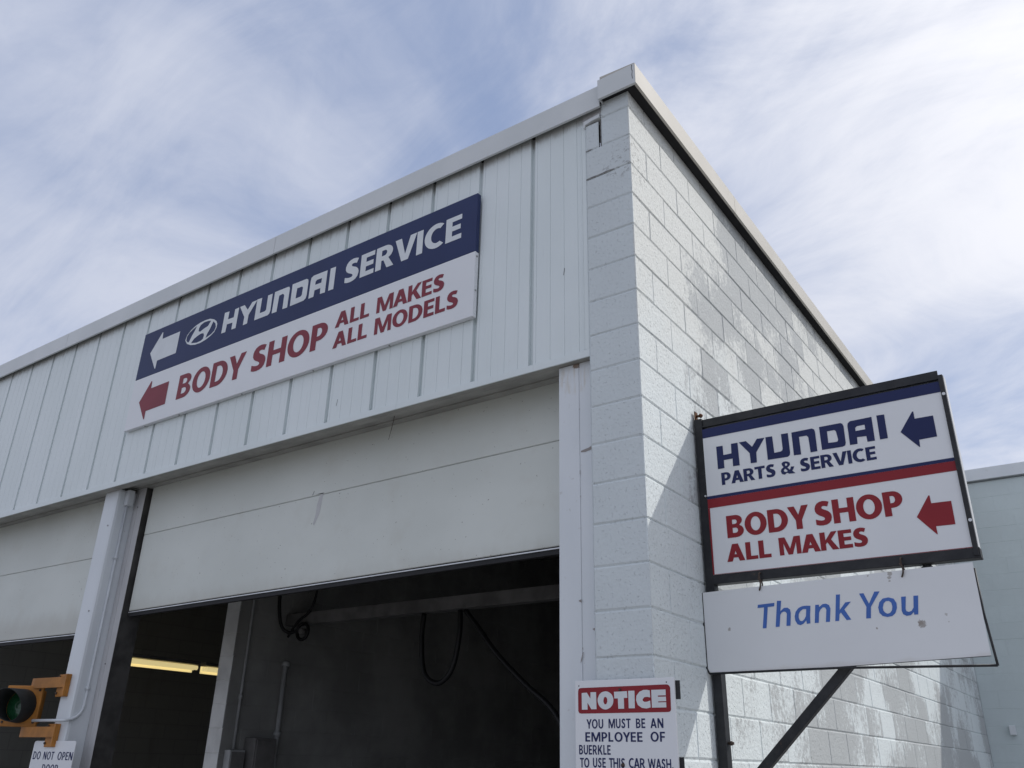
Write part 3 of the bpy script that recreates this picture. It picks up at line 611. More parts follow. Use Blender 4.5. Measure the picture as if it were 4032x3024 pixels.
mb.box((-10.5, 0.150, 3.590), (-0.20, 0.162, 3.599)); mb.box((-10.5, 0.225, 3.592), (-0.20, 0.233, 3.599))
mb.box((-10.5, 0.124, 3.66), (-0.20, 0.29, 3.9))
child(mb, 'lintel', M_SOFFIT, bld)

# door jambs beside the pilaster
mb = MB()
mb.box((-0.515, 0.060, 0), (-0.392, 0.066, 3.552), bev=0.002); mb.box((-0.515, 0.0665, 0), (-0.509, 0.29, 3.57))
child(mb, 'door_jamb', M_STEEL, bld)
mb = MB(); mb.box((-0.3915, 0.064, 0), (-0.291, 0.19, 3.552))
zb = 3.055
mb.flat([[(-0.385, zb - 0.006), (-0.36, zb - 0.009), (-0.335, zb - 0.004), (-0.322, zb - 0.002), (-0.322, zb + 0.018), (-0.34, zb + 0.010), (-0.365, zb + 0.006), (-0.386, zb + 0.001)]], 0.0625, 1)
for z in (3.28, 2.93, 2.81, 2.08):
    h_ = random.uniform(0.01, 0.035); x = -0.3905 + random.uniform(-0.002, 0.002)
    mb.flat([[(x, z), (x + 0.0025, z + 0.003), (x + 0.003, z + h_), (x + 0.0005, z + h_ * 0.8)]], 0.0585, 1)
for x, z in ((-0.322, 2.17), (-0.395, 2.305)):
    mb.flat([[(x - 0.012, z), (x + 0.004, z + 0.006), (x + 0.006, z - 0.010), (x - 0.004, z - 0.006)]], 0.0575, 1)
mb.flat([[(-0.40, 2.02), (-0.394, 2.03), (-0.382, 2.07), (-0.386, 2.07), (-0.398, 2.035)]], 0.0575, 1)
child(mb, 'jamb_filler', [M_STEEL, simple('chipped_paint', (0.30, 0.275, 0.26), 0.8)], bld)
mb = MB()
mb.box((-4.752, 0.252, 0), (-4.622, 0.258, 3.598), bev=0.002); mb.box((-4.630, 0.2585, 0), (-4.624, 0.42, 3.598), mi=1)  # inner reveal coloured dark to paint in the shaded gap beside the door
mb.box((-4.70, 0.2492, 0), (-4.694, 0.2515, 3.597))
for z in (3.44, 2.22):
    mb.tube([(-4.69, 0.2500, z), (-4.69, 0.2475, z)], 0.005, 8, mi=1)
child(mb, 'door_jamb', [M_JAMB, M_STRIP], bld)

# steel columns between the bays
for n_, xp in enumerate((-4.955, -9.36)):
    mb = MB(); mb.box((xp, 0.10, 0), (xp + 0.20, 0.292, 3.571), bev=0.022)
    for z in (3.27, 2.60): mb.tube([(xp + 0.145, 0.101, z), (xp + 0.145, 0.094, z)], 0.006, 8, mi=1)
    child(mb, 'steel_column', [M_STEEL, M_BOLT], bld)

# overhead doors, half raised
def door(x0, x1, zb0, zb1, zs0, zs1):
    d = bpy.data.objects.new('overhead_door', None); COL.objects.link(d); d.parent = bld
    def sect(za, zb_, ztop_a, ztop_b):
        mb = MB()
        v = mb.box((x0, YD, 0), (x1, YD + 0.045, 1))
        for w_ in v:
            t_ = (w_.co.x - x0) / (x1 - x0)
            w_.co.z = (za + (zb_ - za) * t_) if w_.co.z < 0.5 else (ztop_a + (ztop_b - ztop_a) * t_)
        bmesh.ops.bevel(mb.bm, geom=mb.bm.edges[:], offset=0.003, segments=2, affect='EDGES')
        return mb
    child(sect(zb0 + 0.012, zb1 + 0.012, zs0 - 0.0016, zs1 - 0.0016), 'door_section', M_DOOR, d)
    child(sect(zs0 + 0.0016, zs1 + 0.0016, 3.80, 3.80), 'door_section', M_DOOR, d)
    mb = MB()
    def strip(dz0, dz1, ya, yb, mi=0):
        v = mb.box((x0, ya, 0), (x1, yb, 1), mi=mi)
        for w_ in v:
            t_ = (w_.co.x - x0) / (x1 - x0); base = zb0 + (zb1 - zb0) * t_
            w_.co.z = base + (dz0 if w_.co.z < 0.5 else dz1)
    strip(0.004, 0.011, YD + 0.004, YD + 0.04, 0); strip(-0.003, 0.0035, YD - 0.001, YD + 0.042, 1); strip(-0.03, -0.0035, YD + 0.006, YD + 0.035, 0)
    child(mb, 'bottom_seal', [M_RUBBER, M_ALU], d)
    for xx in (x0 - 0.06, x1 + 0.03):
        mb = MB()
        pts_ = [(xx, YD + 0.08, 0.2), (xx, YD + 0.08, 3.5)] + [(xx, YD + 0.08 + 0.4 * (1 - math.cos(a)), 3.5 + 0.4 * math.sin(a)) for a in (0.3, 0.6, 0.9, 1.2, 1.57)] + [(xx, 4.2, 3.93)]
        mb.tube(pts_, 0.016, 6); child(mb, 'door_track', M_STRIP, d)
    return d
d1 = door(-4.602, -0.50, 2.600, 2.640, 3.209, 3.246)
d2 = door(-9.15, -4.962, 2.498, 2.476, 3.115, 3.098)
# scuffs on the nearer door
mb = MB()
mb.flat([[(-2.652, 3.235), (-2.648, 3.235), (-2.634, 3.262), (-2.638, 3.262)]], YD - 0.0012)
mb.flat([[(-2.62, 3.236), (-2.55, 3.232), (-2.535, 3.236), (-2.56, 3.238)]], YD - 0.0012)
child(mb, 'scuff', M_DARK, d1, fixn=False)
mb = MB(); mb.flat([[(-2.575, 3.225), (-2.545, 3.232), (-2.552, 3.16), (-2.562, 3.09), (-2.60, 3.02), (-2.612, 3.03), (-2.596, 3.10), (-2.594, 3.16)]], YD - 0.0011)
child(mb, 'scuff', simple('tape_grey', (0.50, 0.50, 0.50), 0.5), d1, fixn=False)

# shell of the interior
mb = MB(); mb.box((-10.4, 0.40, 4.55), (-0.19, 9.0, 4.65)); child(mb, 'ceiling', M_INT, bld)
mb = MB(); mb.box((-10.6, 0.32, 5.0), (-0.27, 9.3, 5.12)); child(mb, 'roof', M_ROOF, bld)
mb = MB(); mb.box((-10.6, 9.0, 0), (-0.19, 9.09, 5.0)); child(mb, 'rear_wall', M_INT, bld)
mb = MB(); mb.box((-10.6, 0.1, 0), (-10.42, 8.99, 5.0)); child(mb, 'far_side_wall', M_INT, bld)
mb = MB(); mb.box((-0.30, 0.2, 0.0), (-0.19, 8.99, 4.54)); child(mb, 'inner_wall_lining', M_INT, bld)
mb = MB(); mb.box((-10.4, 0.31, 0.004), (-0.31, 8.98, 0.02)); child(mb, 'floor_slab', M_FLOOR, bld)
for k in range(6):
    y = 1.2 + 1.35 * k
    mb = MB(); mb.box((-10.35, y, 4.28), (-0.32, y + 0.12, 4.54)); child(mb, 'ceiling_joist', M_INTB, bld)
# partition between the two bays; its end blocks face the street
mb = MB(); cells = []
z = 0.0
k = 0
while z < 4.5:
    cells.append((-5.215, -5.02, z, min(z + CH, 4.54))); z += CH
block_faces(mb, cells, lambda u, z_, d: (u, 1.65 + d, z_), js=0.007, jd=0.006)
mb.box((-5.213, 1.657, 0), (-5.022, 8.99, 4.54), mi=1)
k = 0; z = 0.0; cells = []
while z < 4.5:
    y = 1.65; first = BL if k % 2 else BL / 2
    while y < 8.9:
        y2 = min(8.98, y + (first if y == 1.65 else BL)); cells.append((y, y2, z, min(z + CH, 4.54))); y = y2
    z += CH; k += 1
n0 = len(mb.bm.faces)
block_faces(mb, cells, lambda u, z_, d: (-5.02 - d, u, z_), js=0.006, jd=0.005)
mb.bm.faces.ensure_lookup_table()
for f in mb.bm.faces[n0:]: f.material_index = 1
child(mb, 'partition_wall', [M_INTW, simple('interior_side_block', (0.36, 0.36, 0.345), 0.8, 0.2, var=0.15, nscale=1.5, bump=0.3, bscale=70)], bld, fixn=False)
mb = MB(); mb.box((-9.25, 2.6, 0), (-8.85, 2.9, 4.5)); child(mb, 'interior_pier', M_INT, bld)

# ------------------------------------------------------------------ rear wing
wing = empty('wing_building', (4.0, BW, 0), 'pale blue grey block wing running behind the projecting sign, shaded, with a metal coping', 'building')
mb = MB(); cells = []
for k in range(0, 25):
    zt, zb = J0 + 0.1 - CH * k, J0 + 0.1 - CH * (k + 1); x = 0.004; first = BL if k % 2 == 0 else BL / 2
    while x < 9.0:
        x2 = x + (first if x < 0.01 else BL); cells.append((x, x2, max(zb, 0.0), zt)); x = x2
block_faces(mb, cells, lambda u, z_, d: (u, BW + d, z_), js=0.006, jd=0.0025, rnd=0.0008, vj=0.12)
mb.box((-0.22, BW + 0.006, 0), (9.2, BW + 0.2, 5.195))
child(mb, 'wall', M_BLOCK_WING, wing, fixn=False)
mb = MB()
for a, b_ in ((0.09, 3.0), (3.004, 6.0), (6.004, 9.3)):
    mb.prism(coping_prof(BW - 0.055, 5.215, 5.375, BW + 0.25), 'x', a, b_)
mb.box((0.09, BW - 0.03, 5.222), (9.2, BW + 0.22, 5.36))
child(mb, 'coping', M_STEEL, wing)
wb = empty('wall_box', (0.28, BW, 2.08), 'small white box fixed to the pale shaded wing wall', 'junction box')
mb = MB(); mb.box((0.255, BW - 0.05, 2.035), (0.325, BW - 0.002, 2.145), bev=0.006); child(mb, 'box_body', M_LETW, wb)
mb = MB(); mb.box((0.262, BW - 0.058, 2.042), (0.318, BW - 0.051, 2.138), bev=0.002); child(mb, 'cover', M_LETW, wb)

# ------------------------------------------------------------------ long sign on the fascia
fs = empty('fascia_sign', (-2.87, 0.0, 4.0), 'long flat sign, blue band over white, fixed to the ribbed fascia above the doors', 'sign')
XL, XR, ZT, ZM, ZB = -4.662, -1.068, 4.897, 4.463, 4.008
mb = MB(); mb.box((XL, -0.020, ZM), (XR, 0.014, ZT), bev=0.0025); child(mb, 'upper_panel', M_NAVY, fs)
mb = MB(); mb.box((XL - 0.004, -0.0195, ZB), (XR, 0.0145, ZM - 0.0012), bev=0.0025)
for x in (-1.75, -2.45, -3.2, -3.95, -4.4): mb.tube([(x, 0.0, ZB + 0.001), (x, 0.0, ZB - 0.006)], 0.006, 8, mi=1)
for z in (4.43, 4.19): mb.tube([(XR - 0.001, -0.004, z), (XR + 0.005, -0.004, z)], 0.006, 8, mi=1)
child(mb, 'lower_panel', [M_WHITE, M_BOLT], fs)
YL = -0.0213
letters('arrow', M_LETW, fs, YL, ['FAC_ARROW_WHITE']); letters('emblem', M_LETW, fs, YL, ['FAC_EMBLEM'])
letters('lettering', M_LETW, fs, YL, ['FAC_NAME']); letters('lettering', M_LETW, fs, YL, [], words('fw'))
letters('arrow', M_RED, fs, YL, ['FAC_ARROW_RED'])
fr_ = words('fr')
for g_ in (fr_[:2], fr_[2:4], fr_[4:]): letters('lettering', M_RED, fs, YL, [], g_, w=0.235, b=0.185)

# ------------------------------------------------------------------ projecting sign on the side wall
ps = empty('projecting_sign', (0.0, 0.62, 2.4), 'black framed double panel sign projecting from the block side wall on a post and brace', 'sign')
def member(name, a, b_, bev=0.003, mat=None): 
    mb = MB(); mb.box(a, b_, bev=bev); return child(mb, name, mat or M_BLACK, ps)
member('post', (0.010, 0.604, 0.0), (0.055, 0.660, 3.325))
mb = MB()
mb.box((0.0555, 0.612, 3.274), (1.2315, 0.618, 3.318)); mb.box((0.0555, 0.6185, 3.270), (1.2315, 0.668, 3.276)); mb.box((0.0555, 0.606, 3.273), (1.2315, 0.6115, 3.281))
child(mb, 'top_rail', M_BLACK, ps)
member('end_rail', (1.232, 0.590, 2.44), (1.252, 0.650, 3.286), 0.002)
mb = MB()
mb.box((0.0555, 0.596, 2.430), (1.258, 0.652, 2.4755), bev=0.003)
child(mb, 'bottom_rail', M_BLACK, ps)
mb = MB(); mb.box((1.2525, 0.600, 2.45), (1.2545, 0.655, 3.284)); child(mb, 'edge_strip', M_EDGE, ps)
mb = MB(); mb.box((0.0560, 0.600, 2.4765), (1.2315, 0.6035, 3.2575)); child(mb, 'sign_panel', M_WHITE, ps)
mb = MB(); mb.box((0.0560, 0.640, 2.4765), (1.2315, 0.6435, 3.2575)); child(mb, 'sign_panel', M_WHITE, ps)
YP = 0.5986
mb = MB()
mb.flat([[(0.0562, 3.206), (1.2313, 3.204), (1.2313, 3.2572), (0.0562, 3.2572)]], YP); mb.flat([[(0.0562, 2.868), (1.2313, 2.868), (1.2313, 2.8835), (0.0562, 2.8835)]], YP)
child(mb, 'stripe', M_NAVY2, ps, fixn=False)
mb = MB()
mb.flat([[(0.0562, 2.8195), (1.2313, 2.8225), (1.2313, 2.8675), (0.0562, 2.8675)]], YP); mb.flat([[(0.0562, 2.4768), (0.0640, 2.4768), (0.0660, 2.8190), (0.0562, 2.8190)]], YP)
mb.flat([[(0.0645, 2.4768), (1.2313, 2.4768), (1.2313, 2.4795), (0.0645, 2.4785)]], YP)
child(mb, 'stripe', M_RED2, ps, fixn=False)
letters('lettering', M_NAVY2, ps, YP, ['PRO_NAME']); letters('lettering', M_NAVY2, ps, YP, ['PRO_AMP'], words('pn'), w=0.25, b=0.195, gap=0.065)
pr_ = words('pr')
for g_ in (pr_[:2], pr_[2:]): letters('lettering', M_RED2, ps, YP, [], g_, w=0.255, b=0.20, gap=0.055)
letters('arrow', M_NAVY2, ps, YP, ['PRO_ARROW_BLUE']); letters('arrow', M_RED2, ps, YP, ['PRO_ARROW_RED'])
# brace from the outer end of the bottom rail back to the post
mb = MB()
a, b_ = Vector((1.05, 0.655, 2.43)), Vector((0.07, 0.655, 1.46))
dv = b_ - a; ang = math.atan2(dv.z, dv.x)
mb.box((0, -0.02, -0.021), (dv.length, 0.02, 0.021), bev=0.002, mat=Matrix.Translation(a) @ Matrix.Rotation(-ang, 4, 'Y'))
child(mb, 'brace', M_BLACK, ps)
for x, z in ((1.243, 3.188), (1.245, 2.593)):
    mb = MB(); mb.tube([(x, 0.592, z), (x, 0.586, z)], 0.0075, 8); child(mb, 'bolt', M_ALU, ps)
mb = MB(); mb.tube([(0.046, 0.606, 2.889), (0.046, 0.600, 2.889)], 0.0055, 8); child(mb, 'bolt', M_ALU, ps)
mb = MB(); mb.box((0.012, 0.612, 3.325), (0.017, 0.648, 3.378)); mb.tube([(0.016, 0.63, 3.352), (0.052, 0.63, 3.352)], 0.007, 6); mb.tube([(0.036, 0.63, 3.352), (0.046, 0.63, 3.352)], 0.012, 6)
child(mb, 'wall_bolt', simple('rust', (0.11, 0.05, 0.025), 0.8, 0.2, var=0.4, nscale=60), ps)
mb = MB(); mb.tube([(0.054, 0.63, 1.70), (0.082, 0.63, 1.70)], 0.007, 6); mb.tube([(0.064, 0.63, 1.70), (0.074, 0.63, 1.70)], 0.011, 6)
child(mb, 'wall_bolt', M_DARKBOLT, ps)
for x in (0.299, 0.942):
    mb = MB()
    ring = [(x, 0.59 + 0.020 * math.cos(q), 2.442 + 0.020 * math.sin(q)) for q in [k * math.pi / 8 for k in range(17)]]
    mb.tube(ring, 0.004, 6, cap=False)
    hook = [(x + 0.006 * math.cos(q * 2), 0.577 + 0.014 * math.cos(q), 2.405 + 0.030 * math.sin(q)) for q in [k * math.pi / 8 for k in range(17)]]
    mb.tube(hook, 0.0038, 6, cap=False)
    child(mb, 'hook', M_DARKBOLT, ps)

# ------------------------------------------------------------------ board hanging below it
ty = empty('hanging_board', (0.6, 0.575, 2.2), 'scuffed white board with blue handwriting style words, hooked under the black framed sign', 'sign')
mb = MB()
NX = 24
def tyz(x, top):                       # the front sheet has lifted off its frame toward the outer end
    t_ = max(0.0, (x - 0.62) / 0.6)
    return 2.389 + 0.017 * x if top else 2.0105 + 0.004 * x + 0.016 * t_
fr, bk = [], []
for k in range(NX + 1):
    x = 0.004 + (1.222 - 0.004) * k / NX
    fr.append((mb.bm.verts.new((x, 0.5735, tyz(x, 0))), mb.bm.verts.new((x + 0.0, 0.5735, tyz(x, 1)))))
    bk.append((mb.bm.verts.new((x, 0.5760, tyz(x, 0))), mb.bm.verts.new((x + 0.0, 0.5760, tyz(x, 1)))))
for k in range(NX):
    mb.bm.faces.new((fr[k][0], fr[k+1][0], fr[k+1][1], fr[k][1])); mb.bm.faces.new((bk[k][1], bk[k+1][1], bk[k+1][0], bk[k][0]))
    mb.bm.faces.new((fr[k][1], fr[k+1][1], bk[k+1][1], bk[k][1])); mb.bm.faces.new((bk[k][0], bk[k+1][0], fr[k+1][0], fr[k][0]))
mb.bm.faces.new((fr[0][0], fr[0][1], bk[0][1], bk[0][0])); mb.bm.faces.new((bk[NX][0], bk[NX][1], fr[NX][1], fr[NX][0]))
child(mb, 'board', M_WORN, ty)
mb = MB(); mb.tube([(0.60, 0.5748, 2.0115), (0.9, 0.5748, tyz(0.9, 0) - 0.001), (1.222, 0.5748, tyz(1.222, 0) - 0.001)], 0.0018, 6); child(mb, 'board_edge', M_BLACK, ty)
mb = MB()
mb.tube([(-0.001, 0.5745, 2.388), (-0.001, 0.5745, 2.03), (0.011, 0.5745, 2.005)], 0.0048, 8)
mb.tube([(0.011, 0.5745, 2.005), (0.6, 0.5745, 2.008), (1.238, 0.5760, 1.993)], 0.0052, 8)
mb.tube([(1.238, 0.5775, 1.992), (1.236, 0.5785, 2.03), (1.2255, 0.5785, 2.20), (1.2235, 0.5785, 2.385)], 0.0052, 8)
child(mb, 'board_frame', M_BLACK, ty)
for x, z in ((0.299, 2.378), (0.942, 2.389)):
    mb = MB(); mb.flat([[(x + 0.006 * math.cos(q), z + 0.007 * math.sin(q)) for q in [k * math.pi / 5 for k in range(10)]]], 0.5728); child(mb, 'hook_hole', M_LETW, ty, fixn=False)
letters('lettering', M_BLUE, ty, 0.5722, ['THANKS'])

# ------------------------------------------------------------------ notice board at the corner
no = empty('notice_sign', (-0.137, -0.02, 1.4), 'white notice sign with a red heading panel and dark blue capitals, at the block corner', 'sign')
mb = MB(); mb.box((-0.377, -0.031, 1.25), (0.103, -0.018, 1.9355), bev=0.002); child(mb, 'board', M_WHITE, no)
letters('heading_panel', M_RED2, no, -0.0319, ['NOTICE_RED']); letters('lettering', M_LETW, no, -0.0327, ['NOTICE'])
ws = [(g_, t_, a_, b2, z0_, z0_ + 0.0375, 0) for g_, t_, a_, b2, z0_, z1_, s_ in words('no')]
for g_ in (ws[:4], ws[4:6], ws[6:7], ws[7:]): letters('lettering', M_NAVY2, no, -0.0319, [], g_, w=0.19, b=0.165, gap=0.13)
for x, z, r in ((-0.151, 1.893, 0.0062), (-0.147, 1.597, 0.0085)):
    mb = MB(); mb.tube([(x, -0.0315, z), (x, -0.040, z)], [r, r * 0.7], 8); child(mb, 'bolt', M_DARKBOLT, no)
for x, z in ((-0.357, 1.914), (0.069, 1.917)):
    mb = MB(); mb.tube([(x, -0.0305, z), (x, -0.0325, z)], 0.0028, 6); child(mb, 'bolt', M_DARK, no)
for z0_, z1_ in ((1.850, 1.924), (1.56, 1.630)):
    mb = MB(); mb.box((0.085, -0.0175, z0_), (0.121, -0.011, z1_)); mb.box((-0.29, -0.0172, z0_ + 0.01), (0.084, -0.0008, z1_ - 0.01)); child(mb, 'bracket', M_BLACK, no)

# ------------------------------------------------------------------ door notice on the column
dn = empty('door_notice', (-4.87, 0.09, 1.5), 'small white plate with dark blue capitals fixed low on the steel column', 'sign')
Yd = 0.088
c_ = [(-5.142, 1.33), (-4.575, 1.33), (-4.575, 1.665)] + [(-4.585 , 1.675), (-4.595, 1.678), (-5.12, 1.676), (-5.135, 1.672), (-5.142, 1.66)]
mb = MB(); mb.prism(c_, 'y', Yd + 0.001, Yd + 0.006); child(mb, 'plate', M_WHITE, dn)
ws = []
for g_, t_, a_, b2, z0_, z1_, s_ in words('dn'):
    ws.append((g_, t_, a_, b2, 1.5515 if t_ != 'DOOR' else 1.468, 1.6045 if t_ != 'DOOR' else 1.5205, 0))
for g_ in (ws[:3], ws[3:]): letters('lettering', M_NAVY2, dn, Yd, [], g_, w=0.20, b=0.14, gap=0.14)

# ------------------------------------------------------------------ signal lamp on the column
tl = empty('signal_light', (-5.10, 0.08, 1.92), 'orange signal lamp with a black visor, held off the steel column by two arms', 'traffic light')
ang = math.radians(29)
R_ = Matrix.Translation(Vector((-5.375, 0.115, 1.918))) @ Matrix.Rotation(ang, 4, 'Z')
mb = MB(); mb.box((-0.092, -0.0895, -0.120), (0.092, 0.03, 0.120), bev=0.018, mat=R_)
mb.box((-0.148, -0.115, -0.147), (0.148, -0.090, 0.147), bev=0.007, mat=R_)
child(mb, 'housing', M_ORANGE, tl)
def loc(p): return R_ @ Vector(p)
mb = MB()
n = 28
def ringv(y, r, cut=None): return [mb.bm.verts.new(loc((r * math.cos(2*math.pi*k/n), y(k) if callable(y) else y, r * math.sin(2*math.pi*k/n)))) for k in range(n)]
flare = lambda k: -0.116 - 0.165 - 0.055 * math.sin(2*math.pi*k/n)
ra, rb = ringv(-0.116, 0.122), ringv(flare, 0.114)
rc, rd = ringv(flare, 0.110), ringv(-0.118, 0.116)
for A_, B_ in ((ra, rb), (rb, rc), (rc, rd)):
    for k in range(n):
        f = mb.bm.faces.new((A_[k], A_[(k+1) % n], B_[(k+1) % n], B_[k])); f.smooth = True
child(mb, 'visor', M_VISOR, tl)
mb = MB()
for i_, (y, r) in enumerate(((-0.1165, 0.115), (-0.124, 0.108), (-0.1225, 0.102), (-0.129, 0.094), (-0.127, 0.088), (-0.133, 0.078), (-0.131, 0.072), (-0.137, 0.060), (-0.135, 0.054), (-0.140, 0.040), (-0.138, 0.034), (-0.1415, 0.015))):
    cur = ringv(y, r)
    if i_:
        for k in range(n):
            f = mb.bm.faces.new((prev[k], prev[(k+1) % n], cur[(k+1) % n], cur[k])); f.smooth = True
    prev = cur
mb.bm.faces.new(prev)
child(mb, 'lens', M_LENS, tl)
for sx, sz in ((1, 1), (1, -1), (-1, 1), (-1, -1)):
    mb = MB(); mb.tube([loc((0.125 * sx, -0.115, 0.115 * sz)), loc((0.125 * sx, -0.121, 0.115 * sz))], 0.009, 8); child(mb, 'screw', M_DARKBOLT, tl)
for z0_, z1_, za in ((2.045, 2.118, 2.061), (1.700, 1.772, 1.775)):
    mb = MB()
    mb.prism([(-4.86, 0.062), (-5.26, 0.045), (-5.31, 0.048), (-5.345, 0.075), (-5.352, 0.12), (-5.346, 0.12), (-5.338, 0.078), (-5.308, 0.055), (-5.26, 0.052), (-4.86, 0.069)], 'z', z0_, z1_)
    mb.prism([(-5.40, 0.09), (-5.32, 0.075), (-5.31, 0.15), (-5.39, 0.16)], 'z', (2.0605 if z0_ > 2 else z1_ - 0.002), (2.075 if z0_ > 2 else 1.7755))
    child(mb, 'arm', M_ORANGE, tl)
    mb = MB(); mb.box((-4.985, 0.078, z0_ - 0.065), (-4.845, 0.098, z1_ + 0.02), bev=0.003); mb.box((-4.865, 0.058, z0_ - 0.06), (-4.845, 0.0775, z1_ + 0.02), bev=0.002)
    child(mb, 'bracket', M_ORANGE, tl)
    for z in (z1_ + 0.005, z0_ - 0.04):
        mb = MB(); mb.tube([(-4.97, 0.0775, z), (-4.97, 0.068, z)], 0.009, 6); child(mb, 'bolt', M_DARKBOLT, tl)

# conduit that feeds it
cd = empty('conduit', (-4.745, 0.186, 1.8), 'thin painted conduit running down the column and elbowing to the signal lamp', 'conduit')
mb = MB()
pt = [(-4.745, 0.186, 3.44), (-4.745, 0.186, 1.93)]
for q in (0.3, 0.6, 0.9, 1.2, 1.57): pt.append((-4.745, 0.186 - 0.115 * (1 - math.cos(q)), 1.93 - 0.115 * math.sin(q)))
pt += [(-4.748, 0.060, 1.813), (-4.80, 0.05, 1.813), (-5.17, 0.05, 1.815)]
mb.tube(pt, 0.0105, 10)
child(mb, 'tube', M_CONDUIT, cd)
for z in (3.02, 2.04):
    mb = MB(); mb.tube([(-4.745, 0.186, z - 0.012), (-4.745, 0.186, z + 0.012)], 0.015, 10); mb.box((-4.752, 0.165, z - 0.008), (-4.742, 0.207, z + 0.008)); child(mb, 'strap', M_CONDUIT, cd)
mb = MB(); mb.box((-4.7545, 0.160, 3.44), (-4.705, 0.212, 3.568), bev=0.005); mb.box((-4.704, 0.164, 3.446), (-4.700, 0.208, 3.562)); child(mb, 'fitting', M_CONDUIT, cd)

# loose wire and twig under the soffit
tw = MB(); tw.tube([(-1.755, 0.11, 3.59), (-1.757, 0.10, 3.52), (-1.765, 0.095, 3.46), (-1.775, 0.09, 3.40)], [0.0022, 0.002, 0.0018, 0.001], 6)
o = tw.build('loose_wire', M_DARKBOLT); tag(o, 'thin dark wire dangling from the soffit over the nearer overhead door', 'wire')

# ------------------------------------------------------------------ inside the bays
b1 = empty('fluorescent_light', (-8, 2.8, 2.6), 'lit yellow fluorescent fitting deep in the far bay, the longer visible one', 'lamp', 'fluorescent lights in the far bay')
def fluo(root, y0, y1):
    mb = MB(); mb.box((-8.06, y0, 2.648), (-7.94, y1, 2.69), bev=0.004); child(mb, 'housing', M_INTB, root)
    for x in (-8.035, -7.965):
        mb = MB(); mb.tube([(x, y0 + 0.03, 2.612), (x, y1 - 0.03, 2.612)], 0.027, 10); child(mb, 'tube', M_TUBE, root)
    mb = MB()
    mb.prism([(-8.075, 2.647), (-8.075, 2.560), (-8.07, 2.560), (-8.07, 2.646)], 'y', y0 + 0.02, y1 - 0.02)
    child(mb, 'reflector', M_TUBE, root)
fluo(b1, 2.15, 3.40)
b2 = empty('fluorescent_light', (-8, 4.1, 2.6), 'lit yellow fluorescent fitting partly hidden by the block partition end', 'lamp', 'fluorescent lights in the far bay')
fluo(b2, 3.48, 4.73)
bm_ = MB(); bm_.box((-5.015, 2.20, 2.775), (-0.31, 2.30, 2.885), bev=0.006)
o = bm_.build('spray_beam', M_INTB); tag(o, 'grey steel beam spanning the nearer bay behind its door', 'beam')
def hose(pts_, label):
    mb = MB()
    P = [Vector(p) for p in pts_]; out_ = []
    for i in range(len(P) - 1):
        p0, p1, p2, p3 = P[max(i-1, 0)], P[i], P[i+1], P[min(i+2, len(P)-1)]
        for s in range(6):
            t_ = s / 6
            out_.append(0.5 * ((2*p1) + (-p0 + p2)*t_ + (2*p0 - 5*p1 + 4*p2 - p3)*t_*t_ + (-p0 + 3*p1 - 3*p2 + p3)*t_**3))
    out_.append(P[-1]); mb.tube(out_, 0.022, 8)
    o = mb.build('hose', M_HOSE); tag(o, label, 'hose', 'hoses hanging from the beam')
hose([(-3.28, 2.25, 2.77), (-3.29, 2.25, 2.55), (-3.24, 2.25, 2.28), (-3.08, 2.25, 2.19), (-2.94, 2.25, 2.30), (-2.88, 2.25, 2.55), (-2.88, 2.25, 2.77)], 'black hose hanging in a U loop from the grey beam')
hose([(-2.84, 2.27, 2.77), (-2.70, 2.27, 2.62), (-2.50, 2.27, 2.40), (-2.22, 2.27, 2.16), (-1.95, 2.27, 1.95), (-1.75, 2.27, 1.6)], 'black hose slanting down from the grey beam to one side')
def pipe(name, pts_, r, label, mat, cat='pipe', fit=()):
    e = empty(name, pts_[0], label, cat)
    mb = MB(); mb.tube(pts_, r, 8); child(mb, 'tube', mat, e)
    for z in fit:
        mb = MB(); mb.tube([(pts_[0][0], pts_[0][1], z - 0.02), (pts_[0][0], pts_[0][1], z + 0.02)], r * 1.5, 8); child(mb, 'coupling', mat, e)
pipe('wall_conduit', [(-5.0, 1.78, 4.2), (-5.0, 1.78, 1.66)], 0.013, 'grey conduit running down the partition side near its pale end', M_PIPE, 'conduit', (2.1,))
pipe('standpipe', [(-4.96, 2.22, 2.44), (-4.96, 2.22, 0.3)], 0.024, 'pale standpipe on the partition further inside the nearer bay', M_PIPE, 'pipe', (2.42, 1.8))
sb = empty('switch_box', (-4.99, 1.78, 1.58), 'grey switch box under the conduit on the partition', 'switch box')
mb = MB(); mb.box((-5.012, 1.70, 1.46), (-4.93, 1.86, 1.655), bev=0.006); child(mb, 'box_body', M_PIPE, sb)
mb = MB(); mb.box((-4.929, 1.712, 1.475), (-4.922, 1.848, 1.64), bev=0.003); child(mb, 'cover', M_INTB, sb)
pb = empty('control_cabinet', (-4.9, 2.0, 1.5), 'tall grey cabinet on the partition beside the switch box', 'cabinet')
mb = MB(); mb.box((-5.012, 1.90, 1.0), (-4.86, 2.14, 1.76), bev=0.008); child(mb, 'cabinet_body', M_INTB, pb)
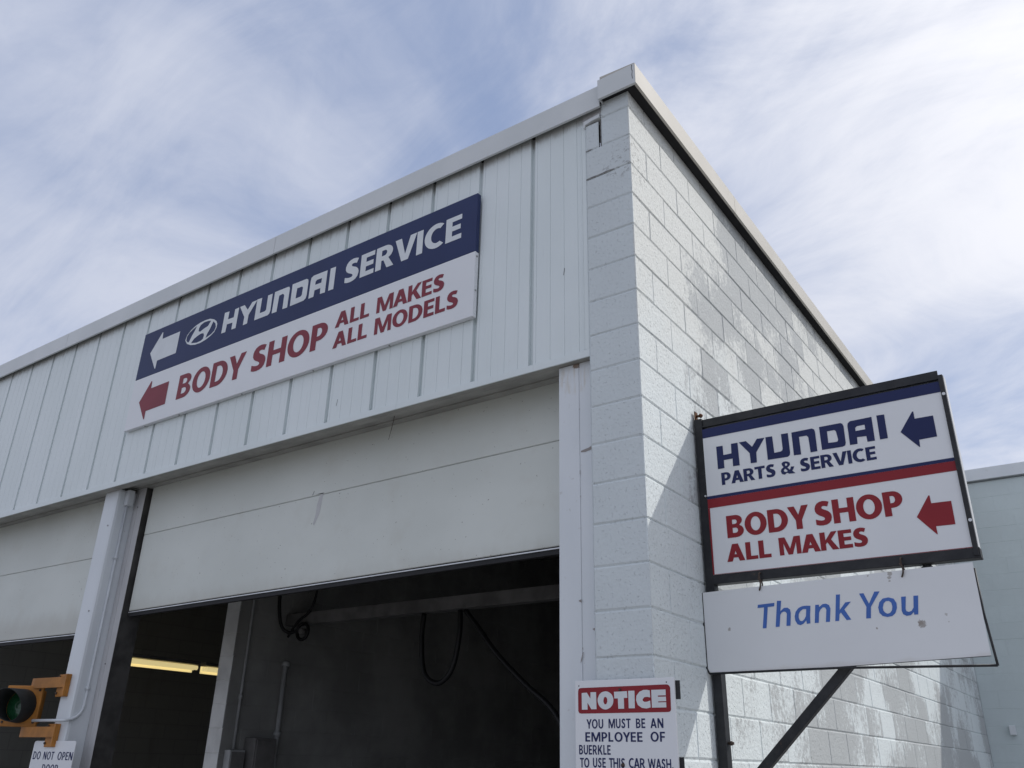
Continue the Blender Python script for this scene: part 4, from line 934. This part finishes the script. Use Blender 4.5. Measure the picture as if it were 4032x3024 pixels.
mb = MB(); mb.box((-4.859, 1.915, 1.02), (-4.85, 2.125, 1.74), bev=0.003); child(mb, 'door', M_INTB, pb)

# services gathered at the head of the partition
def cable(pts_, r, label, grp='cables at the partition'):
    mb = MB(); P = [Vector(p) for p in pts_]; out_ = []
    for i in range(len(P) - 1):
        p0, p1, p2, p3 = P[max(i-1, 0)], P[i], P[i+1], P[min(i+2, len(P)-1)]
        for s in range(6):
            t_ = s / 6
            out_.append(0.5 * ((2*p1) + (-p0 + p2)*t_ + (2*p0 - 5*p1 + 4*p2 - p3)*t_*t_ + (-p0 + 3*p1 - 3*p2 + p3)*t_**3))
    out_.append(P[-1]); mb.tube(out_, r, 8)
    o = mb.build('cable', M_HOSE); tag(o, label, 'cable', grp)
cable([(-4.98, 2.05, 3.3), (-4.97, 2.06, 2.95), (-4.95, 2.10, 2.76), (-4.90, 2.16, 2.70), (-4.80, 2.19, 2.72)], 0.016, 'black cable dropping past the grey beam end and curling forward')
cable([(-4.62, 2.19, 3.4), (-4.60, 2.18, 3.05), (-4.66, 2.17, 2.88), (-4.80, 2.17, 2.80), (-4.92, 2.17, 2.66)], 0.012, 'thin black cable sweeping back over the grey beam')
tb = empty('reel', (-4.72, 2.15, 2.72), 'dark hose reel fixed to the end of the grey beam', 'hose reel')
mb = MB()
ring = [(-4.72 + 0.075 * math.cos(q), 2.17, 2.70 + 0.075 * math.sin(q)) for q in [k * math.pi / 12 for k in range(25)]]
mb.tube(ring, 0.016, 8, cap=False); child(mb, 'rim', M_HOSE, tb)
mb = MB(); mb.tube([(-4.72, 2.14, 2.70), (-4.72, 2.198, 2.70)], 0.028, 12); child(mb, 'hub', M_INTB, tb)
pipe('ceiling_pipe', [(-4.9, 3.1, 3.55), (-0.4, 3.1, 3.58)], 0.03, 'dark pipe crossing the nearer bay high behind the grey beam', M_INTB)
pipe('ceiling_pipe', [(-2.3, 0.9, 3.35), (-2.3, 8.8, 3.40)], 0.035, 'dark pipe running deep into the nearer bay under its ceiling', M_INTB)
